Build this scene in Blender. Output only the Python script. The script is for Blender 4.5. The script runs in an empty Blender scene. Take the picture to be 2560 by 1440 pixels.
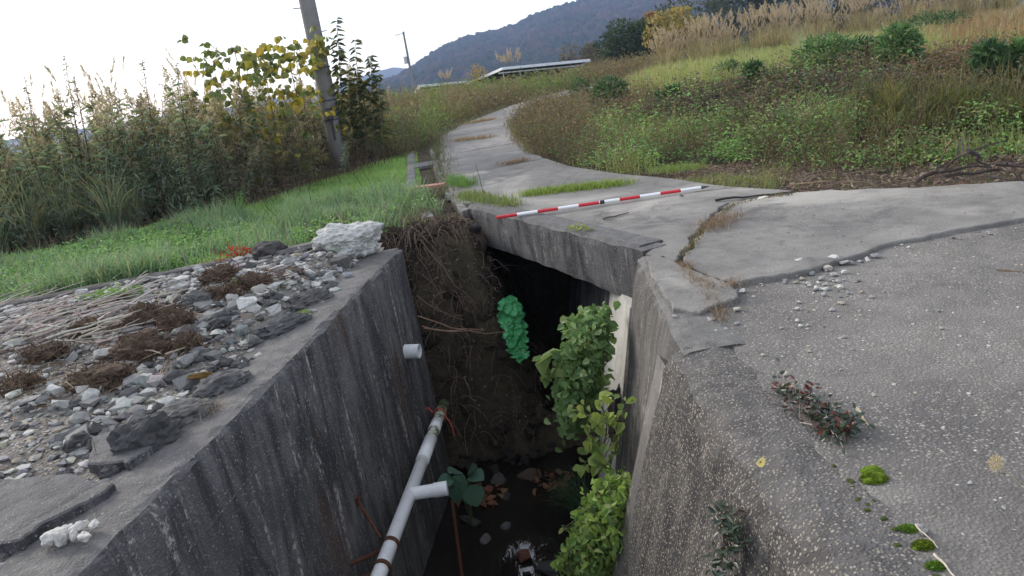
import bpy, bmesh, math, random
import numpy as np
from mathutils import Vector, Matrix, noise as mnoise

random.seed(7)
rng = np.random.default_rng(11)
R = math.radians
scn = bpy.context.scene
COL = scn.collection

# ------------------------------------------------------------------ camera
F, PITCH, ROLL, HCAM = 1850.0, R(17.0), R(8.5), 1.5
SP, CP, SR, CR = math.sin(PITCH), math.cos(PITCH), math.sin(ROLL), math.cos(ROLL)

def ray(px, py):
    u, v = (px - 1280) / F, (py - 720) / F
    a, b = u * CR - v * SR, u * SR + v * CR
    return a, CP - b * SP, -(SP + b * CP)          # x, y, z per unit of depth

def at_z(px, py, z=0.0):
    a, b, c = ray(px, py)
    t = (z - HCAM) / c
    return Vector((a * t, b * t, z))

def at_y(px, py, y):
    a, b, c = ray(px, py)
    t = y / b
    return Vector((a * t, y, HCAM + c * t))

def proj(x, y, z):
    d = y * CP - (z - HCAM) * SP
    dn = -((z - HCAM) * CP + y * SP)
    a, b = x / d, dn / d
    return 1280 + F * (a * CR + b * SR), 720 + F * (-a * SR + b * CR)

cam = bpy.data.cameras.new("camera")
camo = bpy.data.objects.new("camera", cam)
COL.objects.link(camo)
cam.sensor_width = 36.0
cam.lens = 36.0 * F / 2560.0
cam.clip_start, cam.clip_end = 0.05, 6000.0
fw, upc = Vector((0, CP, -SP)), Vector((0, SP, CP))
rt = Vector((1, 0, 0))
cx, cy = CR * rt - SR * upc, SR * rt + CR * upc
m3 = Matrix((cx, cy, -fw)).transposed()
camo.matrix_world = Matrix.Translation((0, 0, HCAM)) @ m3.to_4x4()
scn.camera = camo

# ------------------------------------------------------------------ tagging
def tag(o, label=None, cat=None, group=None, kind=None):
    if label: o["label"] = label
    if cat: o["category"] = cat
    if group: o["group"] = group
    if kind: o["kind"] = kind
    return o

def link(name, me, parent=None):
    o = bpy.data.objects.new(name, me)
    COL.objects.link(o)
    if parent: o.parent = parent
    return o

def empty(name, loc):
    o = bpy.data.objects.new(name, None)
    o.location = loc
    o.empty_display_size = 0.1
    COL.objects.link(o)
    return o

def copy_tree(o, parent=None):
    c = o.copy(); COL.objects.link(c)
    if parent is not None: c.parent = parent
    for ch in list(o.children): copy_tree(ch, c)
    return c

# ------------------------------------------------------------------ mesh builder
class MB:
    def __init__(s):
        s.v, s.f, s.c, s.n, s.m = [], [], [], 0, []
    def add(s, V, faces, col=(1, 1, 1), mi=0):
        V = np.asarray(V, float).reshape(-1, 3)
        col = np.asarray(col, float)
        if col.ndim == 1: col = np.tile(col, (len(V), 1))
        if isinstance(faces, np.ndarray): s.f.append(faces + s.n); s.m.append(np.full(len(faces), mi))
        else:
            for f in faces:
                s.f.append(np.asarray([f]) + s.n); s.m.append(np.array([mi]))
        s.v.append(V); s.c.append(col); s.n += len(V)
    def mesh(s, name, mats, smooth=False, sub=Vector((0, 0, 0))):
        me = bpy.data.meshes.new(name)
        V = np.concatenate(s.v) - np.array(sub)
        me.vertices.add(len(V)); me.vertices.foreach_set("co", V.astype(np.float32).ravel())
        loops = np.concatenate([f.ravel() for f in s.f])
        sizes = np.concatenate([np.full(len(f), f.shape[1]) for f in s.f])
        starts = np.concatenate([[0], np.cumsum(sizes)[:-1]])
        me.loops.add(len(loops)); me.loops.foreach_set("vertex_index", loops.astype(np.int32))
        me.polygons.add(len(sizes)); me.polygons.foreach_set("loop_start", starts.astype(np.int32))
        me.polygons.foreach_set("use_smooth", np.full(len(sizes), bool(smooth)))
        if not isinstance(mats, (list, tuple)): mats = [mats]
        for m in mats: me.materials.append(m)
        me.polygons.foreach_set("material_index", np.concatenate(s.m).astype(np.int32))
        C = np.concatenate(s.c)
        at = me.attributes.new("Col", "FLOAT_COLOR", "POINT")
        at.data.foreach_set("color", np.concatenate([C, np.ones((len(C), 1))], 1).astype(np.float32).ravel())
        me.update(calc_edges=True)
        me.validate()
        return me
    def build(s, name, mats, parent=None, smooth=False, sub=None):
        me = s.mesh(name, mats, smooth, sub if sub is not None else (parent.location if parent else Vector((0, 0, 0))))
        return link(name, me, parent)

def nrm(a):
    return a / np.maximum(np.linalg.norm(a, axis=-1, keepdims=True), 1e-9)

def tube(mb, pts, rad, sides=8, col=(1, 1, 1), cap=True, mi=0):
    pts = np.asarray([tuple(p) for p in pts], float)
    n = len(pts)
    rad = np.full(n, rad, float) if np.isscalar(rad) else np.asarray(rad, float)
    tg = nrm(np.gradient(pts, axis=0))
    ref = np.array([0, 0, 1.0]) if abs(tg[:, 2]).mean() < .9 else np.array([1.0, 0, 0])
    a = nrm(np.cross(tg, ref)); b = np.cross(tg, a)
    th = np.linspace(0, 2 * np.pi, sides, endpoint=False)
    ring = (a[:, None] * np.cos(th)[None, :, None] + b[:, None] * np.sin(th)[None, :, None]) * rad[:, None, None]
    V = (pts[:, None] + ring).reshape(-1, 3)
    i = np.arange(n - 1)[:, None] * sides; j = np.arange(sides)[None]; k = (j + 1) % sides
    fq = np.stack([i + j, i + k, i + sides + k, i + sides + j], -1).reshape(-1, 4)
    c = np.asarray(col, float)
    if c.ndim == 2: c = np.repeat(c, sides, 0)
    n0 = mb.n
    mb.add(V, fq, c, mi)
    if cap:
        mb.f.append(np.array([list(range(sides))[::-1]]) + n0); mb.m.append(np.array([mi]))
        mb.f.append(np.array([list(range((n - 1) * sides, n * sides))]) + n0); mb.m.append(np.array([mi]))

def box(mb, c, size, rot=None, col=(1, 1, 1), mi=0):
    s = np.array(size) / 2
    V = np.array([[x, y, z] for x in (-1, 1) for y in (-1, 1) for z in (-1, 1)], float) * s
    if rot is not None: V = V @ np.array(rot.to_3x3()).T
    V = V + np.array(c)
    mb.add(V, [[0, 1, 3, 2], [4, 6, 7, 5], [0, 4, 5, 1], [2, 3, 7, 6], [0, 2, 6, 4], [1, 5, 7, 3]], col, mi)

def grid(mb, V, col=(1, 1, 1), mi=0):
    """V (n,m,3)"""
    n, m = V.shape[:2]
    i = np.arange(n - 1)[:, None] * m; j = np.arange(m - 1)[None]
    fq = np.stack([i + j, i + j + 1, i + m + j + 1, i + m + j], -1).reshape(-1, 4)
    c = np.asarray(col, float)
    mb.add(V.reshape(-1, 3), fq, c.reshape(-1, 3) if c.ndim == 3 else c, mi)

def leaves(mb, P, D, N, L, W, C, hexa=True, droop=.15, fold=.15):
    P, D, N = np.asarray(P, float), nrm(np.asarray(D, float)), np.asarray(N, float)
    n = len(P)
    if n == 0: return
    S = nrm(np.cross(D, N)); N = np.cross(S, D)
    L = np.broadcast_to(np.asarray(L, float), (n,))[:, None]; W = np.broadcast_to(np.asarray(W, float), (n,))[:, None]
    C = np.broadcast_to(np.asarray(C, float), (n, 3))
    tip = P + D * L - N * droop * L
    if hexa:
        V = np.stack([P, P + .28 * L * D + .5 * W * S + fold * W * N, P + .68 * L * D + .4 * W * S + fold * W * N - N * droop * .4 * L, tip,
                      P + .68 * L * D - .4 * W * S + fold * W * N - N * droop * .4 * L, P + .28 * L * D - .5 * W * S + fold * W * N], 1)
        b = np.arange(n)[:, None] * 6
        fq = np.concatenate([b + np.array([[0, 1, 2, 3]]), b + np.array([[0, 3, 4, 5]])])
        mb.add(V.reshape(-1, 3), fq, np.repeat(C, 6, 0))
    else:
        mid = P + .45 * L * D
        V = np.stack([P, mid + .5 * W * S, tip, mid - .5 * W * S], 1)
        mb.add(V.reshape(-1, 3), np.arange(n)[:, None] * 4 + np.array([[0, 1, 2, 3]]), np.repeat(C, 4, 0))

def blades(mb, P, L, W, bend, C, az=None, segs=3, rise=1.0):
    """grass blades that rise and bend over"""
    P = np.asarray(P, float); n = len(P)
    if n == 0: return
    az = rng.uniform(0, 2 * np.pi, n) if az is None else az
    L = np.broadcast_to(np.asarray(L, float), (n,)); W = np.broadcast_to(np.asarray(W, float), (n,)); bend = np.broadcast_to(np.asarray(bend, float), (n,))
    C = np.broadcast_to(np.asarray(C, float), (n, 3))
    h = np.stack([np.cos(az), np.sin(az), np.zeros(n)], 1)
    tw = rng.uniform(-.9, .9, n)
    s = np.stack([-np.sin(az + tw), np.cos(az + tw), np.zeros(n)], 1)
    rows = []
    for k in range(segs + 1):
        t = k / segs
        ang = bend * t                               # angle from vertical integrated
        hz = np.where(np.abs(bend) < 1e-3, 0, (1 - np.cos(ang)) / np.maximum(bend, 1e-3))
        vz = np.where(np.abs(bend) < 1e-3, t, np.sin(ang) / np.maximum(bend, 1e-3))
        c = P + h * (hz * L)[:, None] + np.array([0, 0, 1.0]) * (vz * L * rise)[:, None]
        w = W * (1 - t ** 1.7 * .93) * .5
        rows += [c - s * w[:, None], c + s * w[:, None]]
    V = np.stack(rows, 1)
    m = 2 * (segs + 1)
    b = np.arange(n)[:, None] * m
    fq = np.concatenate([b + np.array([[2 * k, 2 * k + 1, 2 * k + 3, 2 * k + 2]]) for k in range(segs)])
    mb.add(V.reshape(-1, 3), fq, np.repeat(C, m, 0))

def rdir(n, up=0.0, zmul=1.0):
    d = rng.normal(size=(n, 3)); d[:, 2] = d[:, 2] * zmul + up
    return nrm(d)

def vary(c, n, amt=.25, hue=.08):
    c = np.asarray(c, float)
    k = rng.uniform(1 - amt, 1 + amt, (n, 1)) * (1 + rng.uniform(-hue, hue, (n, 3)))
    return np.clip(c * k, 0.004, .95)

def pick(cols, n, w=None, amt=.2):
    cols = np.asarray(cols, float)
    w = None if w is None else np.asarray(w, float) / sum(w)
    return np.clip(vary(np.ones(3), n, amt) * cols[rng.choice(len(cols), n, p=w)], .004, .95)

def hull_rock(mb, c, size, pts=16, seed=None, col=(1, 1, 1), flat=1.0, rot=None, boxy=.6):
    r = np.random.default_rng(seed if seed is not None else rng.integers(1e9))
    p = r.normal(size=(pts, 3)); p = p / np.linalg.norm(p, axis=1, keepdims=True)
    q = np.sign(p) * np.abs(p) ** (1 - boxy * .6) * .8
    bm = bmesh.new()
    for x in q: bm.verts.new(x)
    res = bmesh.ops.convex_hull(bm, input=bm.verts)
    for v in [g for g in bm.verts if not g.link_faces]: bm.verts.remove(v)
    bmesh.ops.bevel(bm, geom=list(bm.edges), offset=.03, segments=1, affect='EDGES', profile=.6)
    bm.verts.index_update()
    V = np.array([v.co[:] for v in bm.verts]) * np.array(size) / 2
    V += r.normal(size=V.shape) * np.array(size) * .02
    if rot is not None: V = V @ np.array(rot.to_3x3()).T
    fs = [[v.index for v in f.verts] for f in bm.faces]
    bm.free()
    mb.add(V + np.array(c), fs, col)

def fbm(P, sc, oct=3, seed=0.0):
    out = np.zeros(len(P))
    for i, p in enumerate(P):
        out[i] = mnoise.fractal(Vector((p[0] * sc + seed, p[1] * sc - seed, p[2] * sc + 3.3 * seed)), 1.0, 2.0, oct)
    return out

def lump(mb, c, size, sub=3, amp=.25, sc=2.2, seed=0.0, col=(1, 1, 1), rough=.06):
    """rounded irregular lump"""
    bm = bmesh.new(); bmesh.ops.create_icosphere(bm, subdivisions=sub, radius=1)
    bm.verts.index_update()
    V = np.array([v.co[:] for v in bm.verts]); fs = np.array([[v.index for v in f.verts] for f in bm.faces]); bm.free()
    d = fbm(V, sc * .5, 2, seed) * amp + fbm(V, sc * 2.5, 2, seed + 5) * rough
    V = V * (1 + d)[:, None] * np.array(size) / 2
    mb.add(V + np.array(c), fs, col)

# ------------------------------------------------------------------ vectorised noise
def vnoise2(x, y, seed=0):
    xi, yi = np.floor(x).astype(np.int64), np.floor(y).astype(np.int64)
    fx, fy = x - xi, y - yi
    def h(a, b):
        n = (a * 374761393 + b * 668265263 + seed * 974634777) & 0x7fffffff
        n = ((n ^ (n >> 13)) * 1274126177) & 0x7fffffff
        return ((n ^ (n >> 16)) & 0xffff) / 65535.0
    sx, sy = fx * fx * (3 - 2 * fx), fy * fy * (3 - 2 * fy)
    return (h(xi, yi) * (1 - sx) + h(xi + 1, yi) * sx) * (1 - sy) + (h(xi, yi + 1) * (1 - sx) + h(xi + 1, yi + 1) * sx) * sy

def fbm2(x, y, oct=4, seed=0):
    o, a, t = 0, 1, 0
    for k in range(oct):
        o = o + a * (vnoise2(x * 2 ** k, y * 2 ** k, seed + k) - .5); t += a; a *= .5
    return o / t * 2

def sstep(a, b, x):
    t = np.clip((np.asarray(x, float) - a) / (b - a), 0, 1); return t * t * (3 - 2 * t)

def pip(poly, x, y):
    ins = np.zeros(np.shape(x), bool); n = len(poly)
    for i in range(n):
        x1, y1 = poly[i]; x2, y2 = poly[(i + 1) % n]
        c = ((y1 > y) != (y2 > y)) & (x < (x2 - x1) * (y - y1) / ((y2 - y1) if y2 != y1 else 1e-9) + x1)
        ins ^= c
    return ins

def pdist(line, x, y):
    d = np.full(np.shape(x), 1e9)
    for (x1, y1), (x2, y2) in zip(line[:-1], line[1:]):
        dx, dy = x2 - x1, y2 - y1
        t = np.clip(((x - x1) * dx + (y - y1) * dy) / (dx * dx + dy * dy), 0, 1)
        d = np.minimum(d, np.hypot(x - x1 - t * dx, y - y1 - t * dy))
    return d

def jag(line, step=.05, amp=.012, seed=0, closed=False):
    """a polyline resampled finely with small fractal jitter"""
    out = []
    pts = list(line) + ([line[0]] if closed else [])
    for (x1, y1), (x2, y2) in zip(pts[:-1], pts[1:]):
        L = math.hypot(x2 - x1, y2 - y1); n = max(1, int(L / step))
        for k in range(n):
            t = k / n; x, y = x1 + (x2 - x1) * t, y1 + (y2 - y1) * t
            a = mnoise.fractal(Vector((x * 3 + seed, y * 3, seed * 1.7)), .6, 2.2, 6) * amp
            b = mnoise.fractal(Vector((x * 3 - seed, y * 3, seed * 2.7 + 9)), .6, 2.2, 6) * amp
            out.append((x + a, y + b))
    if not closed: out.append(pts[-1])
    return out

def slab(mb, poly, ztop, zbot, col=(1, 1, 1), mi=0, chamfer=.008):
    """polygon prism with a small worn edge; ztop may be a function"""
    zf = ztop if callable(ztop) else (lambda x, y: ztop)
    n = len(poly)
    P = np.array(poly)
    area = .5 * np.sum(P[:, 0] * np.roll(P[:, 1], -1) - P[:, 1] * np.roll(P[:, 0], -1))
    if area < 0: P = P[::-1]
    t = np.roll(P, -1, 0) - np.roll(P, 1, 0); t = t / np.maximum(np.linalg.norm(t, axis=1, keepdims=True), 1e-9)
    inn = P + np.stack([-t[:, 1], t[:, 0]], 1) * chamfer
    z = np.array([zf(x, y) for x, y in P])
    zi = np.array([zf(x, y) for x, y in inn])
    V = np.concatenate([np.c_[inn, zi], np.c_[P, z - chamfer], np.c_[P, np.full(n, zbot)]])
    i = np.arange(n); j = (i + 1) % n
    f = [list(range(n))]
    q = np.concatenate([np.stack([i, i + n, j + n, j], 1), np.stack([i + n, i + 2 * n, j + 2 * n, j + n], 1)])
    n0 = mb.n
    mb.add(V, q, col, mi)
    mb.f.append(np.array(f) + n0); mb.m.append(np.array([mi]))
SUN_EL, SUN_AZ, SUN_STR, SUN_ANG = 27.0, -50.0, 1.6, 20.0
SKY_STR, SKY_SAT, EXPO, HAZE = .125, .9, 1.12, .00034
# ------------------------------------------------------------------ materials
class NT:
    def __init__(s, name):
        s.m = bpy.data.materials.new(name); s.m.use_nodes = True
        s.t = s.m.node_tree; s.n = s.t.nodes; s.n.clear()
        s.out = s.n.new("ShaderNodeOutputMaterial")
        s.tc = s.n.new("ShaderNodeTexCoord")
    def lk(s, a, b): s.t.links.new(a, b)
    def node(s, t, **kw):
        n = s.n.new(t)
        for k, v in kw.items():
            if k in n.inputs:
                if hasattr(v, "is_output"): s.lk(v, n.inputs[k])
                else: n.inputs[k].default_value = v
            else: setattr(n, k, v)
        return n
    def coords(s, scale=(1, 1, 1)):
        mp = s.node("ShaderNodeMapping"); s.lk(s.tc.outputs["Object"], mp.inputs["Vector"])
        mp.inputs["Scale"].default_value = scale
        return mp.outputs[0]
    def noise(s, sc, detail=4, rough=.6, vec=None, dist=0.0):
        n = s.node("ShaderNodeTexNoise", Scale=sc, Detail=detail, Roughness=rough, Distortion=dist)
        s.lk(vec if vec is not None else s.tc.outputs["Object"], n.inputs["Vector"]); return n.outputs[0]
    def vor(s, sc, feat="F1", vec=None, rnd=1.0):
        n = s.node("ShaderNodeTexVoronoi", Scale=sc, Randomness=rnd); n.feature = feat
        s.lk(vec if vec is not None else s.tc.outputs["Object"], n.inputs["Vector"]); return n
    def ramp(s, fac, a, b, lo=0.0, hi=1.0):
        n = s.node("ShaderNodeMapRange"); s.lk(fac, n.inputs["Value"])
        n.inputs["From Min"].default_value, n.inputs["From Max"].default_value = a, b
        n.inputs["To Min"].default_value, n.inputs["To Max"].default_value = lo, hi
        n.interpolation_type = 'SMOOTHSTEP'
        return n.outputs[0]
    def math(s, op, a, b=None):
        n = s.node("ShaderNodeMath"); n.operation = op
        for i, v in enumerate((a, b)):
            if v is None: continue
            if hasattr(v, "is_output"): s.lk(v, n.inputs[i])
            else: n.inputs[i].default_value = v
        return n.outputs[0]
    def mix(s, fac, a, b, mode='MIX'):
        n = s.node("ShaderNodeMix"); n.data_type = 'RGBA'; n.blend_type = mode
        for i, v in ((0, fac), (6, a), (7, b)):
            if hasattr(v, "is_output"): s.lk(v, n.inputs[i])
            elif i == 0: n.inputs[0].default_value = v
            else: n.inputs[i].default_value = (*v, 1) if len(v) == 3 else v
        return n.outputs[2]
    def attr(s, name="Col"):
        n = s.node("ShaderNodeAttribute"); n.attribute_name = name; return n.outputs["Color"]
    def bump(s, h, strength=.4, dist=.01, normal=None):
        n = s.node("ShaderNodeBump", Strength=strength, Distance=dist); s.lk(h, n.inputs["Height"])
        if normal is not None: s.lk(normal, n.inputs["Normal"])
        return n.outputs[0]
    def pbr(s, col, rough=.85, normal=None, spec=.3, metal=0.0):
        p = s.node("ShaderNodeBsdfPrincipled")
        if hasattr(col, "is_output"): s.lk(col, p.inputs["Base Color"])
        else: p.inputs["Base Color"].default_value = (*col, 1)
        if hasattr(rough, "is_output"): s.lk(rough, p.inputs["Roughness"])
        else: p.inputs["Roughness"].default_value = rough
        p.inputs["Specular IOR Level"].default_value = spec
        p.inputs["Metallic"].default_value = metal
        if normal is not None: s.lk(normal, p.inputs["Normal"])
        s.lk(p.outputs[0], s.out.inputs["Surface"])
        return p

def concrete(name, a, b, patch=.9, pebble=None, streak=None, fine=.35, bumpd=.004, beige=None, moss=None, crackle=0, stain=None, top=None):
    t = NT(name)
    big = t.noise(patch, 5, .6, dist=.4)
    mid = t.noise(patch * 9, 5, .65)
    fin = t.noise(140, 3, .7)
    c = t.mix(t.ramp(big, .32, .68), a, b)
    c = t.mix(t.ramp(mid, .35, .75, 0, fine), c, tuple(x * .55 for x in a))
    if beige:
        c = t.mix(t.ramp(t.noise(patch * .6, 4, .6, t.coords((1, 1, 1)), .8), .5, .68, 0, beige[1]), c, beige[0])
    if stain:
        c = t.mix(t.ramp(t.noise(patch * 1.7, 6, .7, None, 1.0), .52, .66, 0, stain[1]), c, stain[0])
    h = fin
    if pebble:
        sc, thr, pc, amt = pebble
        wv = t.node('ShaderNodeMix'); wv.data_type = 'VECTOR'; wv.inputs[0].default_value = .012
        t.lk(t.tc.outputs['Object'], wv.inputs[4]); nzc = t.node('ShaderNodeTexNoise', Scale=sc * .6, Detail=3.0); t.lk(t.tc.outputs['Object'], nzc.inputs['Vector']); t.lk(nzc.outputs['Color'], wv.inputs[5])
        v = t.vor(sc, vec=wv.outputs[1])
        big2 = t.ramp(t.noise(1.9, 5, .65), .35, .62, .25, 1.0)
        sel = t.ramp(t.node("ShaderNodeSeparateColor", Color=v.outputs["Color"]).outputs[0], thr, thr + .12)
        edge = t.ramp(v.outputs["Distance"], .55, .3)
        pm = t.math('MULTIPLY', sel, edge)
        sc2 = t.node("ShaderNodeSeparateColor", Color=v.outputs["Color"]).outputs[1]
        pcol = t.mix(sc2, pc, tuple(min(.9, x * .45) for x in pc))
        c = t.mix(t.math('MULTIPLY', t.math('MULTIPLY', pm, amt), big2), c, pcol)
        dk = t.ramp(v.outputs["Distance"], .35, .75, 0, .22)
        c = t.mix(dk, c, tuple(x * .35 for x in a))
        h = t.math('ADD', t.math('MULTIPLY', fin, .4), t.math('MULTIPLY', t.ramp(v.outputs["Distance"], .7, .1), 1.0))
    if streak:
        dark, lite, rust, am = streak
        geo = t.node("ShaderNodeNewGeometry")
        nz = t.node("ShaderNodeSeparateXYZ", Vector=geo.outputs["Normal"]).outputs[2]
        face = t.ramp(nz, .75, .35)
        s1 = t.noise(1.0, 7, .72, t.coords((4.2, 4.2, .8)), 1.4)
        s2 = t.noise(1.0, 5, .75, t.coords((11, 11, 1.0)), .5)
        s3 = t.noise(1.0, 4, .6, t.coords((2.2, 2.2, .5)), .4)
        s4 = t.noise(26, 5, .7)
        f1 = t.math('MULTIPLY', t.ramp(s1, .4, .62, 0, am), face)
        c = t.mix(f1, c, dark)
        f2 = t.math('MULTIPLY', t.math('MULTIPLY', t.ramp(s2, .55, .65), t.ramp(s4, .45, .56)), face)
        c = t.mix(t.math('MULTIPLY', f2, .75), c, lite)
        if rust:
            f3 = t.math('MULTIPLY', t.ramp(s3, .55, .66, 0, .7), face)
            c = t.mix(t.math('MULTIPLY', f3, t.ramp(s4, .3, .6)), c, rust)
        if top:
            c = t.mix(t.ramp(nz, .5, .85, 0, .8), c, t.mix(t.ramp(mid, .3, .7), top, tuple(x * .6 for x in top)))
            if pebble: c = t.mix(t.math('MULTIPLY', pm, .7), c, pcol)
    if moss:
        c = t.mix(t.math('MULTIPLY', t.ramp(t.noise(2.3, 5, .7), .55, .68), .8), c, moss)
    n = t.bump(h, .6, bumpd)
    n = t.bump(mid, .5, .02, n)
    t.pbr(c, .9, n, .25)
    return t.m

def leafmat(name, trans=.38, rough=.55, spec=.35):
    t = NT(name)
    c = t.attr()
    p = t.pbr(c, rough, None, spec)
    tr = t.node("ShaderNodeBsdfTranslucent")
    t.lk(t.mix(1.0, c, (1.25, 1.2, .8), 'MULTIPLY'), tr.inputs["Color"])
    mx = t.node("ShaderNodeMixShader"); mx.inputs[0].default_value = trans
    t.lk(p.outputs[0], mx.inputs[1]); t.lk(tr.outputs[0], mx.inputs[2])
    t.lk(mx.outputs[0], t.out.inputs["Surface"])
    return t.m

def attrmat(name, rough=.9, nsc=30, amt=.5, bumpd=.005, spec=.2):
    t = NT(name)
    c = t.attr(); n = t.noise(nsc, 5, .7)
    c = t.mix(t.ramp(n, .35, .7, 0, amt), c, t.mix(1.0, c, (.35, .34, .33), 'MULTIPLY'))
    t.pbr(c, rough, t.bump(n, .6, bumpd), spec)
    return t.m

def plain(name, col, rough=.6, nsc=12, amt=.25, dark=.5, bumpd=.002, spec=.4, metal=0.0):
    t = NT(name)
    n = t.noise(nsc, 5, .65)
    c = t.mix(t.ramp(n, .4, .75, 0, amt), col, tuple(x * dark for x in col))
    t.pbr(c, rough, t.bump(n, .3, bumpd), spec, metal)
    return t.m

M = {}
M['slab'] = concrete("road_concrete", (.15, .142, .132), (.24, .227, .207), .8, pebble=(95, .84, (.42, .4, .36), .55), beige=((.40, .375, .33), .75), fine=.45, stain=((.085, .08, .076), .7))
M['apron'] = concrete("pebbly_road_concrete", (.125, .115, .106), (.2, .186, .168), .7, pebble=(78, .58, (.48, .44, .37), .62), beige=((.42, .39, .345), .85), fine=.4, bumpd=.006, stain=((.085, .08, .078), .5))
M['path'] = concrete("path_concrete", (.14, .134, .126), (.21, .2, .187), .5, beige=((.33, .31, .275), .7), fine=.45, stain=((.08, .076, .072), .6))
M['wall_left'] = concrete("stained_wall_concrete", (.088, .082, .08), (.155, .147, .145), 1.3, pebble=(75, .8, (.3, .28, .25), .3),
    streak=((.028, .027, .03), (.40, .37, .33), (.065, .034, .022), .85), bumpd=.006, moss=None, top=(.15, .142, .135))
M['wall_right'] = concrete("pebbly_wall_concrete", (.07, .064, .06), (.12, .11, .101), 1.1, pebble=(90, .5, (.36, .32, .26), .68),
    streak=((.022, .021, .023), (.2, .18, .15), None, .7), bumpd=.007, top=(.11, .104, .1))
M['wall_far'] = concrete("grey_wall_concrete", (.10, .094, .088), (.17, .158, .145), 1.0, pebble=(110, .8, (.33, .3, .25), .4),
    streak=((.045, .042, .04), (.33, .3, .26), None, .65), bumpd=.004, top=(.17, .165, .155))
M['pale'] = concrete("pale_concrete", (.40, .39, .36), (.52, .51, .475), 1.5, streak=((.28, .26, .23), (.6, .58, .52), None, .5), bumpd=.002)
M['seam'] = concrete("mortar_concrete", (.13, .12, .11), (.2, .185, .168), 2.5, streak=((.09, .085, .08), (.36, .33, .3), None, .6), bumpd=.004)
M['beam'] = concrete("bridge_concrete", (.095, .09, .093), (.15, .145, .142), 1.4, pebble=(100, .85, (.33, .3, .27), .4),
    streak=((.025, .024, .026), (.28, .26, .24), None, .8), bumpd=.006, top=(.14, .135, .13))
M['gravel'] = concrete("gravel_soil", (.14, .125, .108), (.24, .222, .195), 1.6, pebble=(48, .35, (.46, .42, .36), .9), fine=.5, bumpd=.02, stain=((.07, .05, .036), .6))
M['rock'] = attrmat("broken_concrete", .92, 24, .55, .008)
M['pebblestone'] = attrmat("pebble_stone", .85, 40, .4, .004)
M['clod'] = attrmat("root_clod", .97, 60, .75, .02, .1)
M['leaf'] = leafmat("leaf")
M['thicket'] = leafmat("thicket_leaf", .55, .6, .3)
M['glossleaf'] = leafmat("glossy_leaf", .25, .35, .5)
M['dry'] = leafmat("dry_plant", .25, .8, .15)
M['bark'] = attrmat("bark", .95, 40, .5, .004)
M['pvc'] = None
t = NT("white_plastic_pipe")
n1 = t.noise(5, 5, .7); n2 = t.noise(40, 4, .7)
c = t.mix(t.ramp(n1, .45, .75, 0, .45), (.66, .67, .68), (.42, .41, .38))
c = t.mix(t.ramp(n2, .55, .75, 0, .35), c, (.25, .24, .2))
t.pbr(c, .42, None, .4); M['pvc'] = t.m
t = NT("mossy_plastic_pipe")
n1 = t.noise(9, 5, .7, None, .6)
c = t.mix(t.ramp(n1, .42, .55), (.45, .44, .38), (.055, .075, .02))
t.pbr(c, .6, t.bump(n1, .3, .004), .3); M['pvcmoss'] = t.m
M['rust'] = plain("rusty_iron", (.085, .035, .02), .85, 30, .7, .4, .003, .2)
M['red'] = plain("red_paint", (.55, .02, .03), .35, 20, .15, .6)
M['white'] = plain("white_paint", (.78, .78, .78), .35, 20, .15, .75)
M['black'] = plain("black_plastic", (.02, .02, .022), .5, 20, .2, .5)
M['polecon'] = concrete("pole_concrete", (.19, .178, .17), (.26, .245, .235), .7, fine=.25, bumpd=.002)
M['steel'] = plain("galvanised_steel", (.5, .51, .52), .45, 10, .3, .6, .002, .5, .5)
M['darksteel'] = plain("dark_steel", (.06, .06, .065), .6, 10, .3, .6)
M['alu'] = plain("aluminium_frame", (.72, .74, .77), .35, 10, .15, .7, .001, .5, .3)
M['pv'] = plain("solar_glass", (.015, .02, .04), .15, 3, .3, .5, .0005, .5)
M['pvback'] = plain("solar_backsheet", (.09, .09, .095), .7, 3, .3, .5)
M['plank'] = plain("reddish_plank", (.38, .19, .145), .8, 14, .5, .6, .003, .2)
M['string'] = plain("red_string", (.5, .08, .05), .8, 30, .3, .6)
M['drain'] = concrete("drain_concrete", (.12, .115, .11), (.2, .19, .18), 2.0, streak=((.04, .038, .035), (.26, .25, .22), None, .7), moss=(.035, .04, .018))
M['moss'] = attrmat("moss", .95, 120, .6, .012, .1)
t = NT("green_plastic_sheet")
n1 = t.noise(14, 5, .6, None, .4)
c = t.mix(t.ramp(n1, .35, .65), (.04, .30, .09), (.13, .47, .2))
p = t.pbr(c, .32, t.bump(t.noise(30, 4, .6, None, 1.2), .6, .012), .5)
tr = t.node("ShaderNodeBsdfTranslucent", Color=(.05, .35, .18, 1)); mx = t.node("ShaderNodeMixShader"); mx.inputs[0].default_value = .2
t.lk(p.outputs[0], mx.inputs[1]); t.lk(tr.outputs[0], mx.inputs[2]); t.lk(mx.outputs[0], t.out.inputs["Surface"]); M['sheet'] = t.m
# ground: soil with leaf mould, bank earth darker where it is bare clay
t = NT("soil")
n1 = t.noise(.9, 6, .65); n2 = t.noise(14, 5, .7); n3 = t.noise(70, 3, .7)
c = t.mix(t.ramp(n1, .35, .65), (.05, .042, .03), (.09, .075, .05))
c = t.mix(t.ramp(n2, .4, .7, 0, .7), c, (.028, .022, .016))
c = t.mix(t.ramp(n3, .6, .75, 0, .5), c, (.16, .13, .09))
t.pbr(c, .97, t.bump(n2, .8, .03, t.bump(n3, .5, .01)), .1); M['soil'] = t.m
t = NT("stream_water")
n1 = t.noise(7, 4, .6, t.coords((1, .45, 1)), .5)
p = t.pbr((.012, .01, .008), .03, t.bump(n1, .35, .03), .9); p.inputs["IOR"].default_value = 1.6
M['water'] = t.m
t = NT("forest_floor"); n1 = t.noise(.02, 5, .7)
t.pbr(t.mix(t.ramp(n1, .4, .6), (.03, .035, .02), (.055, .045, .035)), 1.0, None, .0); M['hill'] = t.m
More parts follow.
